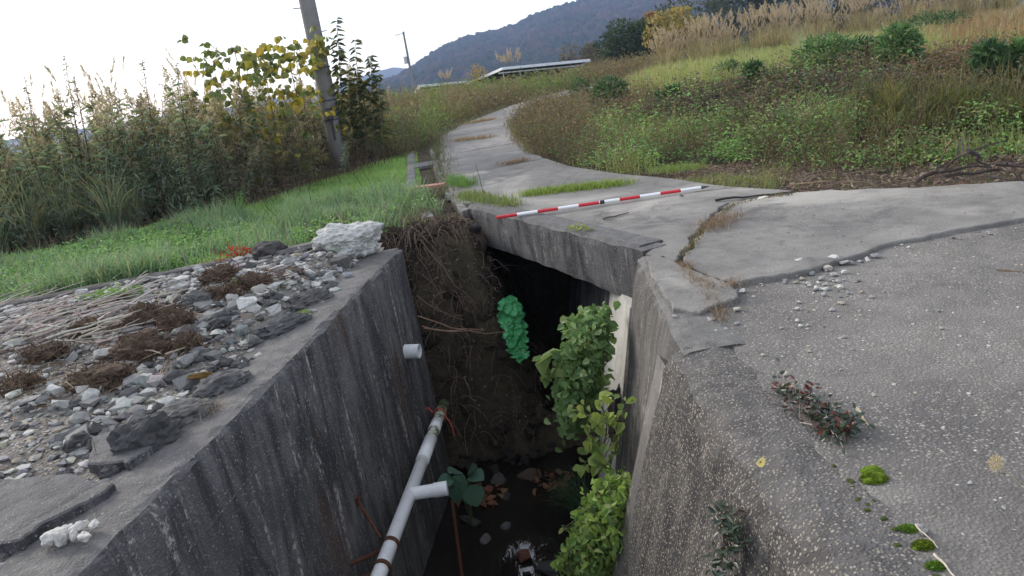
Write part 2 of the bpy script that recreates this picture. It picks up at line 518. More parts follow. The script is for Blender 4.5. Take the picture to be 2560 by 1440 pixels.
M['crown'] = attrmat("forest_crown", 1.0, .5, .6, .3, .0)
# ------------------------------------------------------------------ ground layout (metres, camera stands at the origin looking along +y)
ROAD_EDGE = [(14, 4.6), (9, 5.2), (4.2, 5.76), (3.5, 6.05), (2.75, 6.55), (2.25, 7.25), (1.95, 8.1), (1.52, 8.9), (1.02, 10.2), (.66, 12.1), (.52, 14.6), (.62, 19.9), (1.5, 24.5), (4, 29), (10, 33), (30, 38)]
PATH_LEFT = [(-.42, 8.55), (-.62, 9.6), (-.78, 11), (-.98, 14.4), (-1.16, 18.1), (-.75, 20.6), (-.2, 22.8), (.9, 26.2), (3, 30.5), (8.5, 34.5)]
HILL = ROAD_EDGE + [(90, 60), (90, -20), (14, -20)]
WALL_L = lambda y: -.95 - .16 * (6.68 - y)
YEND = 6.68
def rock_right(y, z):                       # face of the right bank wall
    top = .72 if y < 3.4 else .79 + .08 * (y - 3.4)
    k = .27 if y < 3.4 else .2
    return top - k * max(0, -.1 - z)

def hill_z(x, y):
    d = pdist(ROAD_EDGE, x, y) * np.where(pip(HILL, x, y), 1, -1)
    s0 = .08 + 1.5 * sstep(1.4, 2.7, x)
    h = .58 * sstep(0, 2.6, d - s0) + .010 * np.clip(d - 3, 0, 60)
    h = h + .05 * fbm2(x * .9, y * .9, 3, 5) * sstep(0, 1.5, d)
    return np.where(d > 0, h, 0), d

TOE = [(-1.6, 7.0), (-.75, 7.05), (-.05, 7.12), (.22, 7.6), (.32, 8.6), (.32, 11)]          # foot of the cut bank beside the stream
def ground_z(x, y):
    x = np.asarray(x, float); y = np.asarray(y, float)
    hz, d = hill_z(x, y)
    z = -.10 + .03 * fbm2(x * 1.3, y * 1.3, 3, 2) + hz
    # left side: lawn dips a little, falls to the valley behind the weeds
    z = z - .05 * sstep(-3, -8, x) - 7 * sstep(-13, -60, x) * (d < 0)
    z = z - 9 * sstep(46, 130, y)
    # channel
    inside = (x > WALL_L(y) - .25) & (x < .98) & (y < 7.05)
    z = np.where(inside & (x < .98), -2.74 + .04 * fbm2(x * 4, y * 4, 3, 9), z)
    bank = (y >= 6.9) & (y < 10.2)
    toed = pdist(TOE, x, y)
    right_of = pip(TOE + [(3, 11), (3, 5), (-1.6, 5)], x, y)
    cut = np.where(right_of, 0.0, toed)
    nb = .14 * fbm2(x * 3.1, y * 3.1, 4, 21) + .05 * fbm2(x * 11, y * 11, 2, 25)
    zb = -2.6 + 2.55 * np.clip((cut + nb) / .72, 0, 1) ** .8 + nb
    zone = bank & (x > -2.2) & (x < 1.15)
    z = np.where(zone, np.minimum(z, zb), z)
    return z

def grow(a, b, step, k, far):
    out = [b]; s = step
    while abs(out[-1]) < far:
        s *= k; out.append(out[-1] + s * (1 if b > a else -1))
    return out[1:]
xs = np.concatenate([grow(0, -9, .15, 1.16, 1900)[::-1], np.arange(-9, -2, .14), np.arange(-2, 1.7, .055), np.arange(1.7, 9, .14), grow(0, 9, .15, 1.16, 1900)])
ys = np.concatenate([grow(0, -3, .2, 1.25, 1900)[::-1], np.arange(-3, 5, .2), np.arange(5, 10, .06), np.arange(10, 30, .22), grow(0, 30, .25, 1.14, 1900)])
X, Y = np.meshgrid(xs, ys)
Z = ground_z(X, Y)
mb = MB(); grid(mb, np.stack([X, Y, Z], -1)[:, :, :])
g = mb.build("ground", M['soil'], smooth=True); tag(g, kind="structure")

def gz(x, y): return float(ground_z(np.array([x]), np.array([y]))[0])

# ------------------------------------------------------------------ concrete road, path
und = lambda x, y: .012 * mnoise.fractal(Vector((x * .7, y * .7, 1)), 1, 2, 2)
CRACK = jag([(1.36, 4.33), (1.75, 4.33), (2.2, 4.52), (2.7, 4.7), (3.4, 4.78), (5, 4.95), (9, 5.0)], .06, .05, 3)
CRACK2 = jag([(1.36, 4.33), (1.18, 4.95), (1.42, 5.5), (1.8, 6.15), (2.05, 6.5), (2.7, 6.62)], .05, .05, 8)
re_ = [p for p in ROAD_EDGE]
# right-hand slab between the two cracks and the verge
mb = MB()
poly = [(x + .015, y + .012) for x, y in CRACK] + [(9, 5.2)] + jag([(9, 5.2), (4.2, 5.76), (3.5, 6.05), (2.85, 6.5)], .07, .05, 2)[1:] + [(x + .015, y - .01) for x, y in CRACK2[::-1][1:-1]]
slab(mb, poly, lambda x, y: -.006 + .016 * mnoise.noise(Vector((x * 1.7, y * 1.7, 4))), -.25)
tag(mb.build("road", M['slab']), kind="structure")
# nearer pebbly apron, one step lower
mb = MB()
edge_in = jag([(1.045, -3), (1.045, 1.6), (1.05, 2.9), (1.06, 3.4), (1.10, 3.9), (1.2, 4.25)], .03, .05, 5)
slab(mb, edge_in + [(1.5, 4.6), (3, 5.0), (9, 5.15), (14, 4.7), (14, -3)], -.038, -.3)
tag(mb.build("road", M['apron']), kind="structure")
# path behind the bridge: cast bays with joints
def lerp_line(line, n=60):
    P = np.array(line, float); s = np.concatenate([[0], np.cumsum(np.linalg.norm(np.diff(P, axis=0), axis=1))])
    q = np.linspace(0, s[-1], n); return np.stack([np.interp(q, s, P[:, 0]), np.interp(q, s, P[:, 1])], 1)
PR = lerp_line([(2.25, 7.25), (1.95, 8.1), (1.52, 8.9), (1.02, 10.2), (.66, 12.1), (.52, 14.6), (.52, 17.5), (.62, 19.9), (1.5, 24.5), (4, 29), (10, 33)], 120)
PL = lerp_line(PATH_LEFT, 120)
def upto(line, y): return [p for p in line if p[1] <= y], [p for p in line if p[1] > y]
joints = [(10.9, 11.35), (13.8, 14.2), (17.6, 17.9), (21.5, 21.8)]
def cross(line, y):
    for (x1, y1), (x2, y2) in zip(line[:-1], line[1:]):
        if y1 <= y <= y2: return x1 + (x2 - x1) * (y - y1) / (y2 - y1)
bounds = joints + [(34.4, 32.9)]
def seg(line, ya, yb):
    return [(cross(line, ya), ya)] + [tuple(p) for p in line if ya < p[1] < yb] + [(cross(line, yb), yb)]
for (la, ra), (lb, rb) in zip(bounds[:-1], bounds[1:]):
    L, Rr = seg(PL, la + .03, lb - .03), seg(PR, ra + .03, rb - .03)
    mb = MB(); slab(mb, jag(L, .12, .05, 4)[::-1] + jag(Rr, .12, .08, 6), -.005, -.22)
    tag(mb.build("path", M['path']), kind="structure")

# ------------------------------------------------------------------ bridge slab over the stream
BA, BB = at_z(1168, 517, 0), at_z(1592, 622, 0)      # channel-side top corners
br = empty("concrete_bridge", (BB.x, BB.y, -.45))
tag(br, "dark stained concrete slab bridge spanning the stream channel under the ranging pole", "bridge")
bd = (BB - BA).normalized(); bn = Vector((-bd.y, bd.x, 0))
if bn.y < 0: bn = -bn
A2, B2 = BA + bn * .24, BB + bn * .24
und2 = lambda x, y: .0
mb = MB()
deck = [(A2.x + .01, A2.y + .005), (B2.x + .02, B2.y + .005), (1.02, 5.28), (1.16, 4.98)] + [(x - .02, y + .01) for x, y in CRACK2[1:] if y > 5.0] + [(2.3, 7.2)] + \
    [tuple(p) for p in PR if 7.3 < p[1] < 11.3] + [(cross(PR, 11.32), 11.32), (cross(PL, 10.87), 10.87)] + [tuple(p) for p in PL if p[1] < 10.8][::-1]
slab(mb, deck, .0, -.38)
mb.build("deck", M['slab'], br)
# edge beam, with a chipped arris and a roughened underside
n = 90
prof = [(.25, -.02), (.25, .012), (.10, .02), (.03, .018), (.0, -.012), (-.004, -.06), (.0, -.2), (.004, -.34), (.012, -.40), (.05, -.42), (.25, -.42)]
V = np.zeros((n, len(prof), 3))
for i in range(n):
    s = i / (n - 1); c = BA.lerp(BB, s)
    dep = 1.0 if s < .55 else 1 + .16 * (s - .55) / .45
    for j, (o, z) in enumerate(prof):
        w = mnoise.fractal(Vector((s * 14, j * .7, 3)), 1, 2, 4) * (.014 if j in (3, 4, 5, 8, 9) else .004)
        q = c + bn * (o + w)
        V[i, j] = (q.x, q.y, z * (dep if z < -.1 else 1) + w * .6)
mb = MB(); grid(mb, V)
for e, rv in ((0, 1), (n - 1, 0)):
    k = np.arange(len(prof)); k = k if rv else k[::-1]
    mb.add(V[e][k], [list(range(len(prof)))], (1, 1, 1))
mb.build("edge_beam", M['beam'], br)
# small upstand at the right end of the beam
mb = MB()
box(mb, (BB.x + .08, BB.y + .03, -.225), (.2, .22, .46), Matrix.Rotation(math.atan2(bd.y, bd.x), 4, 'Z'))
mb.build("end_block", M['beam'], br)

# ------------------------------------------------------------------ side walls of the channel
def sweep_wall(name, stations, prof_fn, material, parent, seed, amp=.006, crest=(), camp=.012):
    V = []
    for i, y in enumerate(stations):
        pr = prof_fn(y)
        row = []
        for j, (x, z) in enumerate(pr):
            a = camp if j in crest else amp
            w = mnoise.fractal(Vector((y * 5 + seed, j * 1.9, seed)), 1, 2, 4) * a
            w2 = mnoise.fractal(Vector((y * 5 - seed, j * 2.3, seed + 7)), 1, 2, 4) * a
            row.append((x + w, y, z + w2))
        V.append(row)
    V = np.array(V); mb = MB(); grid(mb, V)
    m = V.shape[1]
    mb.add(V[-1][::-1], [list(range(m))]); mb.add(V[0], [list(range(m))])
    return mb.build(name, material, parent)

lw = empty("retaining_wall", (WALL_L(3.5), 3.5, -2.62))
tag(lw, "black stained concrete retaining wall with rust and lime streaks carrying the white pipe", "wall")
def lprof(y):
    x = WALL_L(y)
    return [(x - .42, -.7), (x - .42, -.02), (x - .40, -.012), (x - .25, -.004), (x - .12, 0), (x - .05, -.002), (x - .02, -.01), (x - .005, -.03), (x + .002, -.08), (x + .006, -.3), (x + .02, -.7),
            (x + .03, -1.1), (x + .04, -1.6), (x + .05, -2.1), (x + .06, -2.75)]
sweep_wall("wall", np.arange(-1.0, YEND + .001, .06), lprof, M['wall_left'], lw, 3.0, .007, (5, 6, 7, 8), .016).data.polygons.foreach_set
# horizontal form-board ridge on the face
mb = MB()
pts = []
for y in np.arange(2.2, 4.25, .05):
    pts.append((WALL_L(y) + .008, y, -.33 + .01 * mnoise.noise(Vector((y * 3, 0, 0)))))
tube(mb, pts[6:30], [.002 + .004 * abs(math.sin(k * 1.7)) for k in range(24)], 5)
mb.build("form_ridge", M['wall_right'], lw)

rw = empty("retaining_wall", (.7, 2.4, -2.62))
tag(rw, "rough pebbly concrete retaining wall beside the apron with moss along its back edge", "wall")
def rprof(y):
    o = .02 * math.sin(y * 1.3); b_ = float(sstep(3.05, 3.5, np.array(y)))
    zz = lambda z, t_: z + (t_ - z) * b_
    return [(1.10, -.35), (1.10, -.045), (1.06, -.04), (.98, zz(-.038, -.032)), (.90, zz(-.044, -.034)), (.83, zz(-.062, -.042)), (.775 + o + .015 * b_, zz(-.10, -.075)), (.735 + o + .02 * b_, zz(-.17, -.15)), (.705 + o, -.27), (.66 + o, -.42), (.58 + o, -.7), (.47 + o, -1.1), (.33 + o, -1.6), (.06, -2.75)]
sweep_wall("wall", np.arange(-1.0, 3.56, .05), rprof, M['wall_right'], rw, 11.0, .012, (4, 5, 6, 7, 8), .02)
# mortar seam at its far end
def sprof(y):
    return [(.9, -.3), (.74, -.15), (.70, -.28), (.645, -.46), (.565, -.74), (.455, -1.14), (.315, -1.64), (.03, -2.75), (.4, -2.75)]
sweep_wall("mortar_seam", np.arange(3.48, 3.76, .03), sprof, M['seam'], rw, 4.0, .006)
fwl = empty("retaining_wall", (.8, 4.4, -2.62))
tag(fwl, "smooth grey concrete retaining wall between the pebbly wall and the bridge end", "wall")
def fprof(y):
    x = .80 + .082 * (y - 3.5)
    xr = max(1.14, x + .2)
    return [(xr, -.35), (xr, -.035), (xr - .05, -.03), (x + .12, -.028), (x + .05, -.036), (x + .015, -.052), (x - .005, -.09), (x - .03, -.2), (x - .07, -.42), (x - .13, -.75), (x - .22, -1.2), (x - .32, -1.7), (x - .50, -2.75)]
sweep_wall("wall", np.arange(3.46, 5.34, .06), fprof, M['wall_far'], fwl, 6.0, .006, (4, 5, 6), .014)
# raised broken kerb block on top of it
mb = MB()
slab(mb, jag([(1.0, 5.2), (.93, 4.6), (.90, 4.05), (1.02, 3.92), (1.3, 4.05), (1.34, 4.3), (1.18, 4.86), (1.12, 5.15)], .04, .03, 12, True), .0, -.08)
mb.build("kerb_block", M['slab'], fwl)
# pale abutment under the bridge end
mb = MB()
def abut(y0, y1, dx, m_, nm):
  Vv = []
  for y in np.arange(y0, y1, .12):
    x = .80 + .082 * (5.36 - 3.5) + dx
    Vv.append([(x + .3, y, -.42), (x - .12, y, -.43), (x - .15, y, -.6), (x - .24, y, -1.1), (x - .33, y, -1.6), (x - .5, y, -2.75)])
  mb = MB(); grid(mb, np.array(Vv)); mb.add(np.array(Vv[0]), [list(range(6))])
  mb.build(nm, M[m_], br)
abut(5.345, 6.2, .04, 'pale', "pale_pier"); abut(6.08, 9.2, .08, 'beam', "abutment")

# ------------------------------------------------------------------ little drain beside the path
DL = [(-.58, 8.15), (-.66, 8.6), (-.86, 9.9), (-1.04, 11.2), (-1.24, 13.4), (-1.42, 15.5)]
dr = empty("drain_channel", (-.86, 9.9, -.4))
tag(dr, "narrow open concrete drain running along the left edge of the path", "drain")
P = lerp_line(DL, 60); mb = MB()
T = nrm(np.gradient(P, axis=0)); Nn = np.stack([T[:, 1], -T[:, 0]], 1)
prof = [(-.30, -.5), (-.30, -.03), (-.28, -.02), (-.17, -.022), (-.155, -.04), (-.14, -.42), (.14, -.42), (.155, -.04), (.17, -.02), (.24, -.018), (.25, -.05), (.25, -.5)]
V = np.zeros((60, len(prof), 3))
for i in range(60):
    for j, (o, z) in enumerate(prof):
        w = mnoise.fractal(Vector((i * .4, j * 1.3, 2)), 1, 2, 3) * .012
        V[i, j] = (*(P[i] + Nn[i] * (o + w)), z + w)
grid(mb, V); mb.add(V[0], [list(range(len(prof)))])
mb.build("channel_wall", M['drain'], dr)
# wooden plank across the drain
a, b = at_z(1022, 472, .03), at_z(1112, 461, .03)
mb = MB(); d = (b - a); rot = Matrix.Rotation(math.atan2(d.y, d.x), 4, 'Z')
box(mb, (a + b) / 2, (d.length, .16, .035), rot)
pk = mb.build("plank", M['plank'], None, sub=(a + b) / 2); pk.location = (a + b) / 2
tag(pk, "reddish wooden plank laid across the narrow drain beside the path", "plank")
# black culvert mouth and cover at the far end of the drain
c0 = Vector((-1.17, 12.9, -.055))
cv = empty("drain_cover", c0); tag(cv, "dark slab cover over the far end of the narrow drain", "drain cover")
mb = MB(); box(mb, c0 + Vector((0, .32, .0)), (.46, .6, .05), Matrix.Rotation(.13, 4, 'Z')); mb.build("cover_slab", M['drain'], cv)
mb = MB(); box(mb, c0 + Vector((-.22, .03, -.06)), (.07, .1, .16), Matrix.Rotation(.13, 4, 'Z')); box(mb, c0 + Vector((.2, .06, -.06)), (.07, .1, .16), Matrix.Rotation(.13, 4, 'Z'))
mb.build("cheek_stone", M['drain'], cv)
# square concrete corner stones at the end of the drain
for (px, py, s, lab) in ((1128, 490, .2, "square grey concrete stub at the bridge end of the narrow drain"), (1182, 580, .16, "pale stone lodged under the left end of the bridge slab")):
    p = at_z(px, py, -.02 if s > .18 else -.5)
    if s < .18: p = at_y(px, py, 7.95)
    mb = MB(); hull_rock(mb, (0, 0, 0), (s * 1.1, s, s * .9), 16, 5, (.3, .29, .27))
    o = mb.build("stone", M['rock']); o.location = p; tag(o, lab, "stone")

# ------------------------------------------------------------------ stream
mb = MB()
xw = np.linspace(-2.6, 1.1, 110); yw = np.linspace(-1, 13, 300)
Xw, Yw = np.meshgrid(xw, yw)
grid(mb, np.stack([Xw, Yw, -2.53 - .075 * np.exp(-((Xw + .24) / .17) ** 2) * sstep(5.75, 5.1, Yw) * (1 + .5 * fbm2(Xw * 4, Yw * 2, 2, 8)) + .006 * fbm2(Xw * 5, Yw * 3, 3, 4)], -1))
tag(mb.build("stream_water", M['water'], smooth=True), kind="structure")
# ------------------------------------------------------------------ white drain pipe on the left wall
dirp = Vector((.16, 1, 0)).normalized()
def wallpt(y, z, off): return Vector((WALL_L(y) + .035 + .012 * (-1 - z) + off, y, z))
def pipe_at(y): return Vector((-1.085 + (y - 3.91) * .1004, y, -1.42 - (y - 3.91) * .0558))
def py_y(py):
    return min(np.arange(2.5, 7.2, .01), key=lambda y: abs(proj(*pipe_at(y))[1] - py))
RP = .049
pp = empty("drain_pipe", pipe_at(4.2)); tag(pp, "long white plastic drain pipe strapped along the face of the left wall", "pipe")
def ptube(ya, yb, r, name, m, n=2, cap=True, parent=pp):
    mb = MB(); tube(mb, [pipe_at(ya + (yb - ya) * k / (n - 1)) for k in range(n)], r, 28, cap=cap)
    o = mb.build(name, m, parent, smooth=False)
    o.data.polygons.foreach_set("use_smooth", np.array([len(p.vertices) == 4 for p in o.data.polygons])); return o
ptube(1.0, py_y(1110), RP, "pipe_body", M['pvc'])
ptube(py_y(1110), py_y(1012), RP, "mossy_end", M['pvcmoss'])
ptube(py_y(1152), py_y(1098), RP + .007, "coupling", M['pvc'])
ptube(py_y(1076), py_y(1058), RP + .005, "coupling", M['pvc'])
mb = MB(); e = pipe_at(py_y(1011)); tube(mb, [e, e + dirp * .012], RP + .004, 28); mb.build("end_cap", M['darksteel'], pp)
# branch
b0 = pipe_at(py_y(1236)); bdir = Vector((1, .02, .0)).normalized()
mb = MB(); tube(mb, [b0, b0 + bdir * .25], .049, 24); mb.build("branch_pipe", M['pvc'], pp)
mb = MB(); tube(mb, [b0 + bdir * .185, b0 + bdir * .285], .055, 24, cap=False)
tube(mb, [b0 + bdir * .285, b0 + bdir * .23], .047, 24, cap=True)
k = 24; mb.build("branch_socket", M['pvc'], pp)
for y in (py_y(1418), py_y(1362)):
    c = pipe_at(y); mb = MB()
    tube(mb, [c - dirp * .016, c + dirp * .016], RP + .009, 28)
    tube(mb, [c + Vector((-.05, 0, -.03)), wallpt(y - .1, c.z - .04, -.02)], .014, 6)
    s = mb.build("pipe_strap", M['rust'], pp)
c = pipe_at(py_y(1362))
mb = MB(); a = at_y(897, 1248, c.y + .25); a = wallpt(a.y, a.z, -.01); tube(mb, [a, c + Vector((-.055, 0, .06))], .012, 6); box(mb, a, (.03, .07, .06))
mb.build("support_rod", M['rust'], pp)
# second rusty rod, standing in the stream below the pipe
p1, p2 = at_y(1130, 1250, 5.6), at_y(1150, 1400, 5.3)
mb = MB(); tube(mb, [p1, p2 + (p2 - p1) * .4], .014, 6)
o = mb.build("iron_rod", M['rust'], sub=p2); o.location = p2; tag(o, "thin rusty iron rod leaning below the branch of the white pipe", "rod")
# red string round the mossy pipe end
c = pipe_at(py_y(1036)); mb = MB(); pts = []
for k in range(26):
    a = k / 25 * 2 * math.pi
    pts.append(c + Vector((math.cos(a) * (RP + .007), -.04 + .08 * math.sin(a * .5), math.sin(a) * (RP + .008))))
tube(mb, pts, .006, 5)
pts = [c + Vector((.052, -.03, -.02)), c + Vector((.08, -.06, -.05)), c + Vector((.10, -.07, -.12)), c + Vector((.105, -.08, -.2))]
tube(mb, pts, .005, 5)
pts = [c + Vector((-.06, -.03, .05)), c + Vector((-.1, 0, .09)), c + Vector((-.13, 0, .07))]
tube(mb, pts, .006, 5)
o = mb.build("string", M['string'], sub=c); o.location = c; tag(o, "red string tied around the mossy far end of the white pipe", "string")
# weep pipe stub high on the wall
w0 = at_y(1000, 880, 6.15); w0 = Vector((WALL_L(6.15) - .02, 6.15, w0.z)); wd = Vector((1, -.22, -.03)).normalized()
wp = empty("weep_pipe", w0); tag(wp, "short white pipe stub sticking out of the left wall above the long pipe", "pipe")
mb = MB(); tube(mb, [w0, w0 + wd * .17], .064, 28, cap=False); 
o = mb.build("pipe_body", M['pvc'], wp); o.data.polygons.foreach_set("use_smooth", np.ones(len(o.data.polygons), bool))
mb = MB(); ang = np.linspace(0, 2 * np.pi, 28, endpoint=False)
pe = w0 + wd * .17; a = wd.cross(Vector((0, 0, 1))).normalized(); b = wd.cross(a)
ro = [pe + a * (.064 * math.cos(t)) + b * (.064 * math.sin(t)) for t in ang]; ri = [pe + a * (.055 * math.cos(t)) + b * (.055 * math.sin(t)) for t in ang]
rb = [pe - wd * .12 + a * (.055 * math.cos(t)) + b * (.055 * math.sin(t)) for t in ang]
V = [tuple(v) for v in ro + ri + rb]; fs = [[i, (i + 1) % 28, 28 + (i + 1) % 28, 28 + i] for i in range(28)] + [[28 + i, 28 + (i + 1) % 28, 56 + (i + 1) % 28, 56 + i] for i in range(28)] + [list(range(56, 84))]
mb.add(V, fs); mb.build("pipe_mouth", M['pvc'], wp)

# ------------------------------------------------------------------ red and white ranging pole
pa, pb = at_z(1241, 544, .045), at_z(1752, 469, .03)
L = (pb - pa).length
rp = empty("ranging_pole", pa.lerp(pb, .5)); tag(rp, "red and white banded ranging pole lying across the bridge slab", "ranging pole")
for k in range(10):
    mb = MB(); s, e = pa.lerp(pb, k / 10), pa.lerp(pb, (k + 1) / 10)
    tube(mb, [s, e], .0165, 16)
    mb.build("red_band" if k % 2 == 0 else "white_band", M['red'] if k % 2 == 0 else M['white'], rp)
d = (pb - pa).normalized()
mb = MB(); tube(mb, [pb, pb + d * .03, pb + d * .085], [.0165, .014, .003], 14); mb.build("steel_tip", M['darksteel'], rp)
mb = MB(); s = pa.lerp(pb, .515); tube(mb, [s - d * .022, s + d * .022], .019, 16); mb.build("joint_collar", M['black'], rp)

# ------------------------------------------------------------------ green plastic sheet on the bank under the bridge
cl = [at_y(*q) for q in ((1262, 742, 7.42), (1278, 790, 7.30), (1288, 835, 7.22), (1296, 868, 7.12), (1308, 892, 7.06))]
wd_ = [.20, .26, .22, .20, .14]
n, m = 80, 40
V = np.zeros((n, m, 3))
for i in range(n):
    s = i / (n - 1) * 4; k = min(int(s), 3); t_ = s - k
    c = cl[k].lerp(cl[k + 1], t_); w = (wd_[k] * (1 - t_) + wd_[k + 1] * t_) * (.95 + .55 * mnoise.noise(Vector((i * .16, 3.3, 1))))
    for j in range(m):
        q = j / (m - 1) - .5
        p = Vector((c.x + q * w + .03 * mnoise.noise(Vector((i * .3, q * 2, 1))), c.y - .03 + .1 * q, c.z + .05 * q))
        dsp = mnoise.fractal(p * 5, 1, 2, 3) * .06 + (1 - abs(mnoise.noise(p * 10))) ** 4 * .05 + (1 - abs(mnoise.noise(p * 21 + Vector((3, 1, 7))))) ** 3 * .025
        V[i, j] = (p.x + .3 * dsp, p.y - dsp - .02, p.z + .3 * dsp + .035 * mnoise.noise(Vector((q * 6, 0, 2))) * (1 if i > n - 4 or i < 4 else 0))
mb = MB(); grid(mb, V)
o = mb.build("plastic_sheet", M['sheet'], sub=cl[2]); o.location = cl[2]
tag(o, "crumpled torn green plastic sheet caught on the dark bank under the bridge", "plastic sheet")

# ------------------------------------------------------------------ utility poles
base = Vector((-2.93, 14.6, -.12))
up = empty("utility_pole", base); tag(up, "thick grey concrete utility pole rising out of the weeds beside the lawn", "utility pole")
tip = at_y(742, -120, 14.6); tip = base + (tip - base) * 2.2
mb = MB(); tube(mb, [base + (tip - base) * k / 12 for k in range(13)], np.linspace(.165, .115, 13), 22)
o = mb.build("shaft", M['polecon'], up); o.data.polygons.foreach_set("use_smooth", np.array([len(p.vertices) == 4 for p in o.data.polygons]))
ax = (tip - base).normalized()
for h in (1.02, 1.38, 1.98):
    c = base + ax * h; mb = MB(); tube(mb, [c - ax * .012, c + ax * .012], .176, 20); mb.build("steel_band", M['darksteel'], up)
c = base + ax * 1.14 + Vector((.02, -.2, 0)); mb = MB(); box(mb, c, (.11, .08, .2)); tube(mb, [c + Vector((0, 0, -.1)), c + Vector((0, .02, -.5))], .018, 8)
mb.build("terminal_box", M['darksteel'], up)
for h, s in ((2.6, 1), (3.05, -1)):
    c = base + ax * h; mb = MB(); tube(mb, [c, c + Vector((.26 * s, -.1, 0)), c + Vector((.26 * s, -.1, .04))], .012, 6); mb.build("step_bolt", M['steel'], up)
b = at_y(1032, 206, 100); tpt = at_y(1008, 79, 100)
b2 = b + (b - tpt) * .9
dp = empty("utility_pole", b2); tag(dp, "slender distant utility pole with crossarm standing against the white sky", "utility pole")
mb = MB(); tube(mb, [b2, tpt], [.2, .12], 12); mb.build("shaft", M['polecon'], dp)
ax = (tpt - b2).normalized()
mb = MB(); c = tpt - ax * .25; box(mb, c + Vector((-.45, 0, .0)), (1.35, .1, .1), Matrix.Rotation(-.12, 4, 'Y')); mb.build("crossarm", M['steel'], dp)
for s in (-1.0, -.6, .1):
    mb = MB(); tube(mb, [c + Vector((s, 0, .05 + .12 * s)), c + Vector((s, 0, .3 + .12 * s))], [.06, .03], 8); mb.build("insulator", M['white'], dp)
mb = MB(); c = tpt.lerp(b, .55) + Vector((-.38, 0, 0)); tube(mb, [c + Vector((0, 0, -.45)), c + Vector((0, 0, .45))], .24, 14); mb.build("transformer", M['steel'], dp)

# ------------------------------------------------------------------ solar arrays
def solar(p0, p1, slope, drop, label, nx):
    """p0-p1 is the high edge, the panels fall away from the camera"""
    ar = empty("solar_array", p0.lerp(p1, .5) + Vector((0, 0, -1.2))); tag(ar, label, "solar panel", "solar arrays beyond the weeds")
    e = p1 - p0; dn = Vector((slope.x, slope.y, slope.z))
    mb = MB(); th = Vector((0, 0, -.05))
    q = [p0, p1, p1 + dn, p0 + dn]; qb = [v + th for v in q]
    mb.add([tuple(v) for v in q + qb], [[0, 1, 2, 3]]); mb.build("panel_face", M['pv'], ar)
    mb = MB(); mb.add([tuple(v + Vector((0, 0, -.012))) for v in qb], [[3, 2, 1, 0]]); mb.build("panel_back", M['pvback'], ar)
    for a_, b_ in ((p0, p1), (p0, p0 + dn), (p1, p1 + dn), (p0 + dn, p1 + dn)):
        mb = MB(); dd = b_ - a_; box(mb, (a_ + b_) / 2 + Vector((0, -.02, -.03)), (dd.length, .05, .13), dd.to_track_quat('X', 'Z').to_matrix().to_4x4()); mb.build("frame_rail", M['alu'], ar)
    a_, b_ = p0 + dn * .12 + Vector((0, 0, -.16)), p1 + dn * .12 + Vector((0, 0, -.16)); dd = b_ - a_
    mb = MB(); box(mb, (a_ + b_) / 2, (dd.length, .06, .06), dd.to_track_quat('X', 'Z').to_matrix().to_4x4()); mb.build("support_rail", M['alu'], ar)
    for k in range(nx):
        for f in (.12, .85):
            t_ = p0 + e * ((k + .3) / nx) + dn * f
            mb = MB(); tube(mb, [t_ + Vector((0, 0, -.1)), Vector((t_.x, t_.y, -2.2))], .035, 8); mb.build("post", M['steel'], ar)
s0, s1 = at_y(1256, 170, 40), at_y(1474, 149, 38.5)
ln = at_y(1168, 209, 44.0)
solar(s0, s1, ln - s0, 1, "larger solar panel array with white edge rail, tilting away behind the path", 5)
s2, s3 = at_y(1050, 214, 48), at_y(1186, 202, 47)
solar(s2, s3, Vector((-1.4, 3.2, -1.0)), 1, "lower left solar panel array seen edge on beside the distant pole", 4)
# ------------------------------------------------------------------ rubble platform behind the left wall
RUB = [(-7.5, 6.0), (-4.7, 6.72), (-3.2, 7.1), (-1.75, 7.42), (-1.2, 7.2), (-1.1, 6.7)] + [(WALL_L(y) - .3, y) for y in (6, 4, 2, 0, -1)] + [(-7.5, -1)]
def heap(x, y):
    x = np.asarray(x, float); y = np.asarray(y, float)
    u = (x + 2.4) / 1.5; v = (y - 5.5) / 1.3
    h = .16 * np.exp(-(u * u + v * v)) + .08 * np.exp(-(((x + 4.2) / 1.2) ** 2 + ((y - 5.6) / .8) ** 2)) + .05 * np.exp(-(((x + 1.7) / .4) ** 2 + ((y - 6.5) / .5) ** 2))
    h = h + .035 * fbm2(x * 2.2, y * 2.2, 4, 31) + .02 * fbm2(x * 9, y * 9, 3, 33)
    edge = pdist(RUB + RUB[:1], x, y)
    return -.035 + (h + .02) * sstep(0, .35, edge)
xr, yr = np.arange(-7.5, -.9, .045), np.arange(-.5, 7.5, .045)
Xr, Yr = np.meshgrid(xr, yr); Zr = np.where(pip(RUB, Xr, Yr), heap(Xr, Yr), -.4)
mb = MB(); grid(mb, np.stack([Xr, Yr, Zr], -1))
zc = Zr.ravel()[mb.f[0]]; mb.f[0] = mb.f[0][zc.min(1) > -.3]; mb.m[0] = mb.m[0][:len(mb.f[0])]
tag(mb.build("gravel_bed", M['gravel'], smooth=True), kind="structure")
def hz(x, y): return float(heap(np.array([x]), np.array([y]))[0])
def rub_at(px, py):
    z = 0.0
    for _ in range(4): p = at_z(px, py, z); z = hz(p.x, p.y)
    return at_z(px, py, z)
def mpp(px, py, z=0): return (-ray(px, py)[2] and (z - HCAM) / ray(px, py)[2]) / F      # metres per photo pixel there
